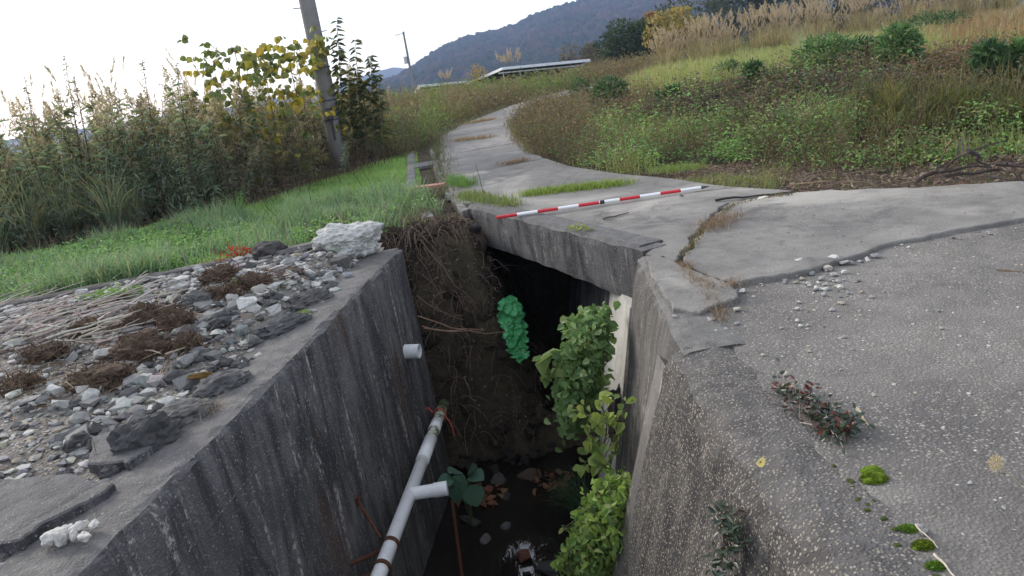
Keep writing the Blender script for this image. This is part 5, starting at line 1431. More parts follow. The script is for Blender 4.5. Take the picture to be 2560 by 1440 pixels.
# pampas ranks beyond the terrace
pam = [reed(46, .4, .95, 11, [(.3, .26, .17), (.22, .22, .12), (.37, .31, .2)], [(.42, .35, .29), (.36, .29, .23), (.48, .41, .35)], .02, 1.05, (.3, 1.6)) for _ in range(4)]
for k in range(210):
    px = rng.uniform(1630, 2600); lo = 178 - (px - 1640) * .165; py = lo - abs(rng.normal()) * 22 + 4
    p = ground_hit(px, py)
    if p.y > 45: continue
    o = link("pampas_clump", pam[rng.integers(4)]); s = rng.uniform(.75, 1.15) * np.clip(p.y / 22, .7, 1.25); o.scale = (s, s, s * .95); o.rotation_euler = (0, 0, rng.uniform(0, 6)); o.location = p
    tag(o, "tan pampas grass clump in the long rank at the top of the right slope", "pampas grass", "pampas rank of the right slope")
for k, (px, py) in enumerate([(1262, 162), (1275, 160), (1288, 162), (1110, 206), (1120, 205)]):
    p = at_y(px, py, 43.5); p.z = -.25; o = link("pampas_clump", pam[k % 4]); h = HCAM + ray(px, py - 26 if k < 3 else py - 24)[2] * 43.5 / ray(px, py)[1] + .25; s = max(1.0, h / 1.15); o.scale = (s, s, s); o.location = p
    tag(o, ["pale pampas plumes rising behind the corner of the larger solar array", "small pampas plumes behind the lower solar array"][k > 2], "pampas grass", ["plumes behind the larger array", "plumes behind the lower array"][k > 2])

# ---- weeds on the left of the path and around the solar arrays
FAR = [(-1.55, 15), (-1.35, 18), (-.9, 20.8), (-.35, 23), (.8, 26.6), (3, 31), (8, 34), (14, 36), (14, 44), (-9, 47), (-7, 26), (-4, 18), (-2.4, 15.5)]
mb = MB(); XY = samp_poly(FAR, lambda x, y: np.clip(260 / (y * y), .12, 1))(7000); P = on_ground(XY); n = len(P); sc = np.clip(P[:, 1] / 16, 1, 2.4)
pr = np.array([proj(*p) for p in P + [0, 0, .3]])
H = rng.uniform(.35, .8, n); T = stems_mesh(mb, P, H, .003 * sc, vary((.16, .12, .08), n, .3), .3)
green = fbm2(P[:, 0] * .3, P[:, 1] * .22, 3, 91) + np.where(pr[:, 0] < 1110, .3, -.05) + np.where((pr[:, 1] < 225) & (pr[:, 0] > 1220) & (pr[:, 0] < 1360), .3, 0)
cl = np.where((green > .12)[:, None], pick([(.13, .2, .06), (.17, .24, .07), (.2, .21, .08)], n), pick([(.2, .15, .09), (.16, .12, .07), (.24, .18, .10), (.14, .14, .06)], n))
k = 12; i = np.repeat(np.arange(n), k); m = n * k; t_ = rng.uniform(.1, 1.05, m)[:, None]
B = P[i] * (1 - t_) + T[i] * t_ + rng.normal(size=(m, 3)) * .07 * sc[i][:, None]
leaves(mb, B, rdir(m, .3), rdir(m, .8), rng.uniform(.04, .09, m) * sc[i], .02 * sc[i], cl[i] * rng.uniform(.7, 1.3, (m, 1)), False)
tag(mb.build("ground_cover", M['leaf']), "brown and green weeds left of the path as far as the solar arrays", "ground cover", kind="stuff")
p = at_y(1192, 172, 42); p.z = -.3; mb = MB(); k = 420; u = rdir(k, .3); B = u * (rng.random(k) ** .5)[:, None] * [.65, .5, .85] + [0, 0, 1.05]
for q in range(20): tube(mb, [Vector((0, 0, 0)), Vector(B[q])], [.02, .005], 4, (.2, .15, .08), False)
leaves(mb, B, rdir(k, .2), rdir(k, .5), rng.uniform(.06, .14, k), .05, pick([(.42, .3, .05), (.34, .26, .07), (.3, .2, .06)], k), True)
o = mb.build("shrub", M['leaf']); o.location = p; tag(o, "yellow leaved thin shrub left of the larger solar array", "shrub")
# ------------------------------------------------------------------ bank of the stream: brambles and hanging roots
mb = MB(); n = 430
n = 620
for k in range(n):
    x, y = rng.uniform(-1.75, .1), rng.uniform(6.95, 8.2)
    if k < 330: x, y = rng.uniform(-1.7, -.55), rng.uniform(7.0, 8.0)
    z = gz(x, y)
    if z < -2.3: continue
    p = Vector((x, y, z)); pts = [p]; d = Vector((rng.normal() * .5, rng.normal() * .4 - .5, rng.uniform(.1, .9))).normalized()
    L_ = rng.uniform(.18, .6)
    for s in range(6):
        d = (d + Vector((rng.normal() * .18, -.12 + rng.normal() * .12, -.26))).normalized(); pts.append(pts[-1] + d * L_ / 6)
        gg = gz(pts[-1].x, pts[-1].y)
        if pts[-1].z < gg: pts[-1].z = gg + .015
    tube(mb, pts, np.linspace(.0045, .0018, 7), 4, vary((.15, .11, .09), 1, .45)[0], False)
XY = np.c_[rng.uniform(-1.8, .3, 14000), rng.uniform(6.9, 8.3, 14000)]; Pz = on_ground(XY); Pz = Pz[(Pz[:, 2] > -2.4) & (rng.random(len(Pz)) < np.where(Pz[:, 2] > -.7, 1, .45))]; n = len(Pz)
leaves(mb, Pz + rdir(n, .5) * .04, rdir(n, -.1), rdir(n, .6), rng.uniform(.02, .06, n), .02, pick([(.17, .125, .10), (.12, .09, .08), (.24, .18, .145), (.09, .10, .055)], n, [.4, .3, .15, .15], .3), False)
tag(mb.build("bramble_tangle", M['dry']), "tangle of dead brown brambles hanging over the earth bank behind the left wall", "brambles", kind="stuff")
cm = []
for k in range(5):
    mb = MB(); lump(mb, (0, 0, 0), (1, .8, .6), 3, .4, 2.8, k * 2.9 + .7, (.06, .047, .036), .16); cm.append(mb.mesh("earth_clod", M['clod']))
for k in range(90):
    x, y = rng.uniform(-1.5, .2), rng.uniform(7.0, 8.0); z = gz(x, y)
    if z < -2.4: continue
    o = link("earth_clod", cm[k % 5]); s = rng.uniform(.07, .24); o.scale = (s, s, s); o.rotation_euler = (rng.normal(), rng.normal(), rng.uniform(0, 6)); o.location = (x, y, z)
    tag(o, "brown clod of earth bulging from the bank behind the left wall", "earth clod", "earth clods of the bank")
# stones in the bank face under the bridge
for k in range(60):
    x = rng.uniform(-.6, .45); y = rng.uniform(7.2, 9.2); z = gz(x, y)
    if z < -2.35 or z > -.12: continue
    o = link("bank_stone", pp_[6 + k % 6]); s = rng.uniform(.08, .26); o.scale = (s, s, s * 1.2); o.rotation_euler = (rng.normal(), rng.normal(), rng.uniform(0, 6)); o.location = (x, y, z)
    tag(o, "dark stone set in the shaded bank face under the bridge", "stone", "stones of the bank face")
# long dry stems stretched from the wall end to the sheet
for k, (a, b, y1, y2, lab) in enumerate([((1055, 815), (1265, 829), 6.75, 7.0, "lower long reddish stem stretched from the left wall to the green sheet"), ((1045, 790), (1210, 825), 6.75, 7.0, "upper long reddish stem stretched from the left wall to the green sheet"), ((1060, 820), (1190, 822), 6.75, 6.95, "short reddish stem between the two long stretched stems"),
                                         ((1050, 600), (1190, 760), 7.15, 7.2, "thin bramble stem hanging down the bank above the green sheet"), ((1040, 740), (1160, 800), 7.0, 7.1, "thin drooping bramble stem behind the wall end"), ((1160, 940), (1190, 1010), 7.0, 6.9, "thin pale root hanging in the dark opening")]):
    twig(at_y(*a, y1), at_y(*b, y2), .007, (.30, .19, .13) if k < 3 else (.17, .13, .10), lab, name="dried_bramble", sag=-.035, seed=k * 2.1, cat="stem")
# red-leaved seedling
p = rub_at(600, 655); mb = MB(); s_ = mpp(600, 655)
for k in range(9):
    d = Vector((rng.uniform(-1, 1) * 58 * s_, rng.normal() * .05, rng.uniform(.02, .13)))
    tube(mb, [Vector((0, 0, 0)), d * .5 + Vector((0, 0, .02)), d], [.003, .002, .001], 4, (.2, .03, .03), False)
    q = 14; t_ = rng.uniform(.35, 1.05, q); leaves(mb, np.outer(t_, np.array(d)) + rng.normal(size=(q, 3)) * .012, rdir(q, .1), rdir(q, 1.2), rng.uniform(.03, .055, q), .014, pick([(.42, .03, .035), (.3, .025, .03), (.5, .06, .04)], q), True)
o = mb.build("red_seedling", M['leaf']); o.location = p + Vector((0, 0, .03)); tag(o, "red leaved seedling between the rubble and the rough grass", "seedling")
# little green weed in the rubble
p = rub_at(300, 755); mb = MB(); hb = rng.normal(size=(24, 3)) * [.13, .05, 0]
for q in hb: tube(mb, [Vector((0, 0, .0)), Vector(q) * .5 + Vector((0, 0, .015)), Vector(q) + Vector((0, 0, .02))], .002, 4, (.1, .14, .05), False)
herb(mb, hb, .07, 9, .03, .035, .018, [(.14, .26, .05), (.2, .32, .07)])
o = mb.build("small_weed", M['leaf']); o.location = p + Vector((0, 0, .04)); tag(o, "small bright green weed growing through the brown rubble", "weed")
for px, py, lab in ((610, 712, "tiny green weed at the back of the rubble near the pale pile"), (760, 800, "tiny green weed beside the dark slab strip"), (345, 1120, "pinch of moss and grass in front of the big dark chunk")):
    p = rub_at(px, py); mb = MB(); herb(mb, rng.normal(size=(7, 3)) * [.04, .02, 0], .04, 7, .02, .03, .014, [(.14, .26, .05), (.2, .3, .07)])
    o = mb.build("small_weed", M['leaf']); o.location = p + Vector((0, 0, .02)); tag(o, lab, "weed")
p = rub_at(540, 1032); mb = MB(); n = 60; blades(mb, rng.normal(size=(n, 3)) * [.03, .05, 0], rng.uniform(.05, .14, n), .003, rng.uniform(.6, 2.6, n), pick([(.36, .3, .24), (.28, .2, .15)], n))
o = mb.build("dry_grass_tuft", M['dry']); o.location = p; tag(o, "wisp of dry grass in the gap along the left wall top", "grass tuft")
p = rub_at(510, 975)
mb = MB(); lump(mb, (0, 0, 0), (.14, .07, .03), 3, .3, 2.4, 3.3, (.10, .06, .015), .12); o = mb.build("moss_cushion", M['moss']); o.location = p + Vector((0, 0, .09)); tag(o, "patch of ochre moss on the long dark rough chunk", "moss")

# ------------------------------------------------------------------ plants on the right wall
def wallp(px, py, off=.05, y=None):
    """where the sight line meets the right bank wall"""
    a, b, c = ray(px, py); best = None
    for t_ in np.arange(2.0, 9.0, .01):
        x, yy, z = a * t_, b * t_, HCAM + c * t_
        if x >= rock_right(yy, z) - off: best = Vector((x, yy, z)); break
    return best if best else Vector((a * 6, b * 6, HCAM + c * 6))
def vine_mass(outline, n, ll, lw, cols, w, label, y0, depth=.3, stems=10, jit=.45, slope=.0):
    A = np.array(outline); lo, hi = A.min(0), A.max(0); Pp = np.zeros((0, 2))
    while len(Pp) < n:
        q = rng.uniform(lo, hi, (n * 2, 2)); Pp = np.concatenate([Pp, q[pip(outline, q[:, 0], q[:, 1])]])
    Pp = Pp[:n]; Pp = Pp + rng.normal(size=(n, 2)) * np.array([13, 13]) * (rng.random((n, 1)) < .5); ew = pdist(list(outline) + [outline[0]], Pp[:, 0], Pp[:, 1]); ew = ew / ew.max()      # bulges in the middle
    W_ = np.array([tuple(at_y(a, b, y0 - depth * e ** .5 * rng.uniform(.3, 1.1) + depth * .5 * rng.random() - .5 * depth * mnoise.noise(Vector((a * .022, b * .022, y0))) + slope * (b - A[0, 1]) / F)) for (a, b), e in zip(Pp, ew)])
    c = Vector(W_.mean(0)); mb = MB(); Q = W_ - np.array(c)
    N = nrm(np.array([-.55, -.6, .6]) + rng.normal(size=(n, 3)) * jit)
    D = nrm(np.stack([rng.normal(size=n) * .8, rng.normal(-.3, .4, n), rng.normal(-.6, .5, n)], 1)); D = nrm(D - N * np.sum(D * N, 1, keepdims=True))
    for k in range(stems):
        i, j = rng.integers(n, size=2); a, b = Vector(Q[i]), Vector(Q[j])
        tube(mb, [a + Vector((.02, .05, 0)), a.lerp(b, .5) + Vector((.02, .05, -.04)), b], .003, 4, (.16, .12, .07), False)
    leaves(mb, Q - D * ll * .5, D, N, (sz := rng.uniform(.5, 1.45, n)) * ll, lw * sz * rng.uniform(.75, 1.2, n), pick(cols, n, w, .3), True, .3, .14)
    o = mb.build("leafy_vine" if y0 > 5 else "climbing_plant", M['leaf']); o.location = c; return tag(o, label, "vine")
vine_mass([(1425, 800), (1470, 772), (1520, 770), (1520, 850), (1510, 950), (1480, 1000), (1460, 1080), (1420, 1085), (1395, 1040), (1385, 980), (1400, 920), (1420, 860)], 1500, .056, .045, [(.15, .26, .085), (.19, .31, .11), (.11, .2, .07), (.26, .37, .15)], None, "leafy vine with large pale green leaves hanging below the right end of the bridge", 5.35, .35)
vine_mass([(1352, 890), (1380, 870), (1402, 885), (1395, 915), (1370, 960), (1350, 940)], 12, .16, .09, [(.16, .24, .07), (.2, .28, .09)], None, "side shoot with long leaves sticking out left of the large leafy vine", 5.3, .1, 3)
vine_mass([(1500, 985), (1560, 980), (1562, 1060), (1560, 1090), (1540, 1110), (1550, 1160), (1530, 1180), (1470, 1190), (1430, 1150), (1470, 1110), (1500, 1080), (1430, 1040), (1420, 1020), (1470, 1005)], 95, .075, .055, [(.26, .36, .09), (.33, .42, .1), (.2, .28, .09)], None, "sparse yellow green climber between the large vine and the light green mass", 4.7, .22, 26)
vine_mass([(1500, 1195), (1570, 1180), (1590, 1240), (1640, 1290), (1640, 1450), (1480, 1450), (1380, 1420), (1420, 1350), (1440, 1290), (1470, 1240)], 2900, .044, .025, [(.25, .38, .08), (.32, .45, .11), (.18, .3, .08), (.42, .46, .2), (.1, .18, .06)], [.3, .25, .2, .1, .15], "dense light green shrubby climber low on the right wall", 4.0, .42, 110, .75, -.3)
# dark crust of roots and mud behind the sparse climber
p = wallp(1535, 1050, .02); mb = MB(); lump(mb, (0, 0, 0), (.22, .3, .62), 4, .35, 2.5, 8.8, (.05, .045, .045), .15); o = mb.build("mud_crust", M['rock']); o.location = p + Vector((.06, 0, 0)); tag(o, "dark lumpy crust on the right wall behind the sparse climber", "crust")
# sedge
p = wallp(1470, 1300, .12); mb = MB(); n = 220; a = rng.normal(math.pi * .95, .7, n)
blades(mb, rng.normal(size=(n, 3)) * [.04, .08, .03], rng.uniform(.3, .62, n), .009, rng.uniform(.9, 2.0, n), pick([(.05, .11, .05), (.07, .14, .06), (.035, .08, .045)], n), az=a, segs=6)
o = mb.build("sedge_tuft", M['leaf']); o.location = p; tag(o, "dark green sedge tuft fanning out over the stream", "grass tuft")
p = wallp(1440, 1420, .12); mb = MB(); n = 120; a = rng.normal(math.pi, .8, n)
blades(mb, rng.normal(size=(n, 3)) * [.06, .1, .03], rng.uniform(.2, .5, n), .007, rng.uniform(.9, 2.2, n), pick([(.10, .16, .06), (.14, .2, .07), (.2, .18, .1)], n), az=a, segs=5)
o = mb.build("sedge_tuft", M['leaf']); o.location = p; tag(o, "thin lighter grass tuft at the bottom edge below the sedge", "grass tuft")
# large toothed leaves beside the pipe branch
c = at_y(1160, 1195, 5.75); mb = MB()
for k, (px, py, s, dz) in enumerate([(1135, 1178, .15, 0), (1180, 1172, .13, 0), (1150, 1195, .15, 0), (1192, 1190, .16, -.2), (1112, 1202, .15, -.2), (1148, 1212, .17, -.5), (1185, 1240, .20, -.8), (1140, 1240, .14, -.8)]):
    t_ = at_y(px, py, 5.75 - .02 * k) - c; d = Vector((t_.x, -.12 + .05 * (k % 3), t_.z + dz * .2)); d.normalize()
    nn = 15; V = []; side = d.cross(Vector((0, -.4, 1))).normalized(); up = side.cross(d)
    base = t_ - d * s * .5
    rows = []
    for i in range(nn):
        u_ = i / (nn - 1); wv = math.sin(math.pi * min(1, u_ ** .75)) ** .8 * s * .46 * (1 + .16 * (i % 2)); cpt = base + d * u_ * s - up * .12 * s * u_ * u_
        rows += [cpt - side * wv + up * wv * .15, cpt, cpt + side * wv + up * wv * .15]
    fs = np.array([[3 * i + j, 3 * i + j + 1, 3 * i + 4 + j, 3 * i + 3 + j] for i in range(nn - 1) for j in (0, 1)])
    mb.add([tuple(v) for v in rows], fs, vary((.075, .15, .10), 1, .2)[0])
    tube(mb, [Vector((0, 0, -.5)), base * .6 + Vector((0, 0, -.1)), base], .004, 4, (.1, .13, .06), False)
o = mb.build("broadleaf_plant", M['leaf']); o.location = c; tag(o, "plant with large toothed dark green leaves beside the pipe branch", "plant")
mb = MB(); n = 26; P = np.array([tuple(at_z(rng.uniform(1140, 1260), rng.uniform(1215, 1260), -2.50)) for _ in range(n)]); leaves(mb, P, rdir(n, 0, .2), rdir(n, 2), rng.uniform(.06, .14, n), .07, pick([(.2, .09, .05), (.14, .07, .045), (.24, .14, .08)], n), True)
P = np.array([tuple(at_z(rng.uniform(1330, 1440), rng.uniform(1180, 1225), -2.47)) for _ in range(40)]); leaves(mb, P, rdir(40, 0, .2), rdir(40, 2), rng.uniform(.05, .11, 40), .05, pick([(.16, .07, .045), (.1, .05, .035), (.18, .1, .06)], 40), True)
tag(mb.build("leaf_litter", M['dry']), "brown dead leaves lodged among the stream stones", "leaf litter", kind="stuff")

# creepers on the near wall
def creeper(pts, n, spread, cols, w, label, face=False, ll=.035):
    Q = []
    for k in range(n):
        s = rng.random() * (len(pts) - 1); i = min(int(s), len(pts) - 2); f = s - i
        px = pts[i][0] * (1 - f) + pts[i + 1][0] * f + rng.normal() * spread[0]; py = pts[i][1] * (1 - f) + pts[i + 1][1] * f + rng.normal() * spread[1]
        p = wallp(px, py, .02) if face else at_z(px, py, -.03 if px > 1900 else -.05)
        Q.append(tuple(p + Vector((0, 0, rng.uniform(0, .05) if not face else 0)) + (Vector((-.03 * rng.random(), 0, 0)) if face else Vector())))
    Q = np.array(Q); c = Vector(Q.mean(0)); mb = MB(); Q = Q - np.array(c)
    N = nrm(np.array([-.8, -.3, .5]) + rng.normal(size=(n, 3)) * .5) if face else rdir(n, 1.0)
    leaves(mb, Q, rdir(n, 0, .6), N, rng.uniform(.6, 1.2, n) * ll, ll * .5, pick(cols, n, w, .25), True, .15)
    for k in range(int(n / 9)):
        i, j = rng.integers(n, size=2)
        if np.linalg.norm(Q[i] - Q[j]) < .2: tube(mb, [Q[i] - [0, 0, .01], (Q[i] + Q[j]) / 2 + [0, 0, .01], Q[j] - [0, 0, .01]], .0018, 4, (.12, .06, .05), False)
    o = mb.build("creeper", M['glossleaf']); o.location = c; tag(o, label, "creeper")
CRD = [(.04, .06, .04), (.06, .085, .05), (.14, .035, .025), (.08, .05, .04)]
creeper([(1945, 965), (1985, 1005), (2030, 1030), (2080, 1060), (2110, 1090)], 210, (22, 17), CRD, [.35, .25, .2, .2], "dark green and reddish creeper spilling over the near wall top")
creeper([(2060, 1040), (2100, 1070), (2120, 1090)], 120, (22, 16), CRD, [.5, .35, .05, .1], "dense dark green clump of the creeper near its lower end")
creeper([(1826, 1270), (1822, 1310), (1835, 1340), (1828, 1385), (1822, 1440)], 190, (14, 12), CRD, [.45, .4, .03, .12], "dark glossy creeper climbing the face of the near wall", True)
# moss cushions along the back edge of the near wall
for px, py, w, h, lab in [(2185, 1203, 72, 40, "largest double moss cushion on the near wall edge"), (2268, 1328, 48, 34, "small bright moss cushion second along the wall edge"), (2308, 1370, 56, 40, "brown tinged moss cushion third along the wall edge"), (2338, 1422, 50, 36, "nearest bright moss cushion at the bottom edge"), (1968, 965, 22, 8, "sliver of bright moss above the creeper")]:
    p = at_z(px, py, -.045); s = mpp(px, py); c = (.11, .17, .015) if 'brown' in lab or 'largest' in lab else (.12, .24, .03)
    mb = MB(); lump(mb, (0, 0, 0), (w * s, w * s * .75, h * s * .8), 4, .35, 3.2, px * .01, c, .09)
    if 'double' in lab: lump(mb, (.018, .045, .0), (w * s * .85, w * s * .6, h * s), 4, .25, 2.6, 7.7, c, .05)
    n = 900; D = rdir(n, .5); D[:, 2] = np.abs(D[:, 2]); Pm = D * np.array([w * s, w * s * .75, h * s * .8]) / 2
    leaves(mb, Pm, D + rng.normal(size=(n, 3)) * .4, rdir(n), .006, .003, pick([c, tuple(x * 1.5 for x in c), (.2, .16, .03)], n, [.5, .35, .15]), False)
    o = mb.build("moss_cushion", M['moss']); o.location = p; tag(o, lab, "moss")
for k in range(14):
    y = rng.uniform(1.55, 2.3); s = rng.uniform(.008, .022); mb = MB(); lump(mb, (0, 0, 0), (s * 1.3, s, s * .5), 3, .4, 3.0, k * 1.7, (.06, .08, .02), .12)
    o = mb.build("moss_cushion", M['moss']); o.location = (1.05 + rng.normal() * .015, y, -.036); o.rotation_euler = (0, 0, k); tag(o, "crumb of moss in the joint along the near wall edge", "moss", "moss crumbs in the wall joint")
# yellow leaf
p = at_z(1902, 1163, -.03); mb = MB(); a = np.linspace(0, 6.28, 18, endpoint=False); rad = .022
d1, d2 = Vector((.75, .6, .12)).normalized(), Vector((-.4, .5, .55)).normalized(); ctr = []
V = [Vector((0, 0, 0))] + [(d1 * math.cos(t_) * 1.15 + d2 * math.sin(t_) * .62) * rad + Vector((0, 0, .004 * math.cos(2 * t_))) for t_ in a]
mb.add([tuple(v) for v in V], [[0, 1 + i, 1 + (i + 1) % 18] for i in range(18)], (.62, .52, .2)); mb.add([tuple(v * .25 + Vector((-.001, -.001, .002))) for v in V], [[0, 1 + i, 1 + (i + 1) % 18] for i in range(18)], (.22, .13, .04))
o = mb.build("fallen_leaf", M['leaf']); o.location = p + Vector((0, 0, .012)); tag(o, "round yellow fallen leaf with a brown centre on the near wall", "leaf")
p = at_z(1907, 497, .02); mb = MB(); leaves(mb, [(-.05, 0, .004)], [(1, .15, 0)], [(0, 0, 1)], .11, .06, (.75, .73, .66), True, -.08); o = mb.build("fallen_leaf", M['leaf']); o.location = p; tag(o, "whitish dry leaf lying beside the long black stick", "leaf")
# sticks on the concrete
tw = [((1788, 501), (1982, 479), .012, (.045, .038, .036), "long thin black stick lying near the verge", 0, .015), ((1508, 548), (1572, 531), .009, (.12, .09, .07), "short bent brown twig on the bridge slab", 0, .012), ((2492, 677), (2580, 683), .012, (.16, .12, .09), "brown stick at the right edge of the apron", 0, -.04),
      ((2140, 1020), (2178, 1072), .006, (.45, .36, .22), "pale straw stem lying beside the creeper", 0, -.035), ((1975, 460), (2070, 452), .008, (.4, .3, .17), "pale straw stem on the brown litter strip", 0, .0), ((2395, 805), (2425, 792), .004, (.3, .22, .12), "tiny straw on the apron", 0, -.045),
      ((2290, 1310), (2345, 1370), .003, (.45, .38, .28), "thin pale dry stem behind the moss cushions", 0, -.02), ((2335, 1385), (2395, 1450), .004, (.5, .44, .34), "pale dry stem at the nearest moss cushion", 0, -.02)]
for k, (a, b, r_, c, lab, br_, z) in enumerate(tw): twig(at_z(*a, z), at_z(*b, z), r_, c, lab, name="stick" if 'stick' in lab else "twig", seed=k * 3.1 + 20, branches=br_, cat="stick")
# pile of dead branches on the verge
for k, (x1, y1, z1, x2, y2, z2, lab) in enumerate([(2290, 455, .05, 2480, 418, .12, "longest dead branch of the brush pile at the right verge"), (2360, 440, .1, 2500, 425, .05, "dark dead branch under the longest one in the brush pile"), (2420, 375, .45, 2470, 415, .1, "upright crooked branch at the back of the brush pile"), (2440, 385, .35, 2360, 425, .05, "arching dark branch of the brush pile"),
                                                    (2490, 410, .12, 2590, 420, .1, "dark branch running off the right edge of the picture"), (2300, 450, .05, 2420, 405, .2, "thin dark branch crossing the brush pile"), (2380, 350, .3, 2350, 400, .05, "pale dry stalk leaning above the brush pile"), (2470, 440, .08, 2580, 455, .06, "short branch at the front right of the brush pile")]):
    twig(at_z(x1, y1, z1), at_z(x2, y2, z2), .016 if k < 5 else .009, (.07, .055, .05) if k != 6 else (.3, .22, .13), lab, name="branch", seed=k * 4.7 + 3, branches=3, cat="branch", sag=.05 if k in (0, 3) else 0)
for k in range(26):
    px, py = rng.uniform(1660, 2500), 0; py = 462 + rng.normal() * 12 - (px - 1660) * .02; a = at_z(px, py, .0); th = rng.uniform(-.6, .6); l = rng.uniform(.12, .4)
    twig(a + Vector((0, 0, .02)), a + Vector((math.cos(th) * l, math.sin(th) * l, .03)), .004, vary((.2, .15, .11), 1, .4)[0], "thin dry twig lying in the brown litter strip", "twigs in the litter strip", seed=k * 1.7 + 90, branches=1)
# dry foxtail head on a bent straw, near the camera
a = at_z(2610, 1400, -.05); h = at_y(2490, 1158, a.y + .10); fx = empty("foxtail_grass", a); tag(fx, "dry foxtail seed head on a thin straw at the right edge", "grass stem")
mb = MB(); tube(mb, [a, a.lerp(h, .5) + Vector((.03, 0, .04)), a.lerp(h, .85) + Vector((.008, 0, .022)), h], [.0016, .0014, .0012, .001], 5, (.42, .35, .22)); mb.build("stem", M['dry'], fx)
mb = MB(); n = 520; u = rdir(n); P = np.array(h) + u * (rng.random(n) ** .4)[:, None] * [.012, .012, .019]; leaves(mb, P, u + rng.normal(size=(n, 3)) * .3, rdir(n), rng.uniform(.008, .018, n), .0011, pick([(.55, .46, .3), (.48, .38, .24), (.62, .55, .4)], n), False); mb.build("seed_head", M['dry'], fx)

# ------------------------------------------------------------------ trees at the foot of the mountain
def tree(px, pyb, pyt, wpx, y, cols, label, name, nl, ll, w=None, seed=0, trunk=(.12, .1, .08), dens=1.0):
    b = at_y(px, pyb, y); t_ = at_y(px - (pyb - pyt) * .15, pyt, y); g0 = gz(b.x, b.y); base = Vector((b.x, b.y, min(b.z, g0)))
    H = t_.z - base.z; Rr = wpx * (y / F) / 2; root = empty(name, base); tag(root, label, "tree")
    mb = MB(); tube(mb, [base, base + Vector((.1, 0, H * .35)), base + Vector((0, .1, H * .75))], [max(.08, H * .025), H * .018, .03], 8, trunk)
    blobs = []
    for k in range(16):
        u = Vector(rdir(1, .3)[0]); q = base + Vector((u.x * Rr * .72, u.y * Rr * .72, H * .55 + u.z * H * .36)); blobs.append((q, rng.uniform(.28, .5) * Rr))
        if k < 9: tube(mb, [base + Vector((0, 0, H * rng.uniform(.2, .5))), base.lerp(q, .6) + Vector((0, 0, H * .2)), q], [H * .012, H * .008, .015], 5, trunk, False)
    mb.build("trunk", M['bark'], root)
    mb = MB(); i = rng.integers(0, 16, nl); u = rdir(nl, .15); rr = rng.random(nl) ** .35
    Q = np.array([tuple(q[0]) for q in blobs])[i] + u * (rr * np.array([q[1] for q in blobs])[i])[:, None] * [1, 1, .85]
    tone = rng.uniform(.8, 1.25, 16)[i][:, None]
    leaves(mb, Q, u + rng.normal(size=(nl, 3)) * .7, rdir(nl, .5), rng.uniform(.6, 1.4, nl) * ll, ll * .6, pick(cols, nl, w, .3) * tone, False, .2)
    mb.build("crown", M['leaf'], root)
DG_ = [(.035, .06, .03), (.05, .08, .035), (.025, .045, .025)]
YL = [(.34, .26, .06), (.26, .22, .06), (.38, .27, .07), (.18, .17, .06)]
GBr = [(.14, .11, .085), (.11, .09, .075), (.1, .1, .06)]
RD = [(.28, .13, .07), (.2, .11, .06), (.32, .19, .09)]
tree(1580, 185, 62, 150, 55, DG_, "dark green bushy tree at the right of the solar array", "evergreen_tree", 5200, .22)
tree(1622, 180, 50, 90, 56, DG_, "narrow dark tree between the bushy tree and the yellow one", "evergreen_tree", 3200, .22)
tree(1685, 120, 28, 130, 50, YL, "yellow autumn tree above the tan pampas", "yellow_tree", 4200, .2)
tree(1742, 110, 48, 80, 51, YL, "smaller yellow green tree right of the yellow autumn tree", "yellow_tree", 2000, .2, [.2, .3, .1, .4])
tree(1632, 95, 28, 60, 62, RD, "reddish tree tip behind the yellow autumn tree", "autumn_tree", 1500, .24)
tree(1455, 165, 105, 110, 75, GBr, "grey brown bare tree just above the right end of the solar array", "bare_tree", 2600, .25)
tree(1478, 160, 100, 50, 78, DG_, "small dark tree beside the grey brown bare tree", "evergreen_tree", 1500, .28)
tree(1535, 150, 92, 80, 80, GBr, "greyish tree left of the dark bushy tree", "bare_tree", 1800, .28)
FT = [(.045, .065, .04), (.06, .08, .045), (.075, .085, .05)]
for px, pb, pt, w_, y, c, lab in [(1700, 70, -10, 150, 95, FT, "leftmost wood tree behind the yellow trees"), (1790, 85, -30, 170, 90, FT, "second wood tree behind the pampas rank from the left"), (1880, 70, -50, 170, 88, FT, "third wood tree behind the pampas rank from the left"), (1960, 55, -50, 150, 85, DG_, "dark wood tree in the middle behind the pampas rank"), (2050, 40, -60, 170, 82, FT, "fifth wood tree behind the pampas, by the leaning plumes"), (2150, 20, -80, 180, 80, FT, "sixth wood tree behind the pampas, near the top edge"), (2270, 0, -100, 200, 80, FT, "last wood tree behind the pampas at the top right")]:
    tree(px, pb, pt, w_, y, c, lab, "wood_tree", 2600, .4)

# ------------------------------------------------------------------ wooded mountain and farther ridge
RID = [(780, 255), (860, 240), (940, 212), (1000, 190), (1060, 152), (1120, 112), (1200, 86), (1262, 76), (1330, 42), (1400, 16), (1480, -8), (1600, -40), (1750, -75), (2000, -110), (2300, -120), (2700, -90), (3200, -60)]
RX = np.array([tuple(at_y(a, b, 900)) for a, b in RID])
def mount_z(x, y):
    xr = x * 900 / np.maximum(y, 300) * .35 + x * .65
    rz = np.interp(xr, RX[:, 0], RX[:, 2], left=-12, right=RX[-1, 2]) + 12
    s = np.clip((y - 480) / 420, 0, 1)
    spur = 1 + .10 * fbm2(x * .012, y * .006, 3, 41) * (1 - s ** 3)
    prof = np.where(y < 900, s ** .85 * spur, np.clip(1 - (y - 900) / 700, 0, 1))
    return -14 + rz * prof + 3 * fbm2(x * .02, y * .02, 3, 44) * s * (1 - np.clip((y - 880) / 20, 0, 1))
xm = np.linspace(-420, 1150, 180); ym = np.concatenate([np.linspace(470, 905, 70), np.linspace(925, 1600, 24)])
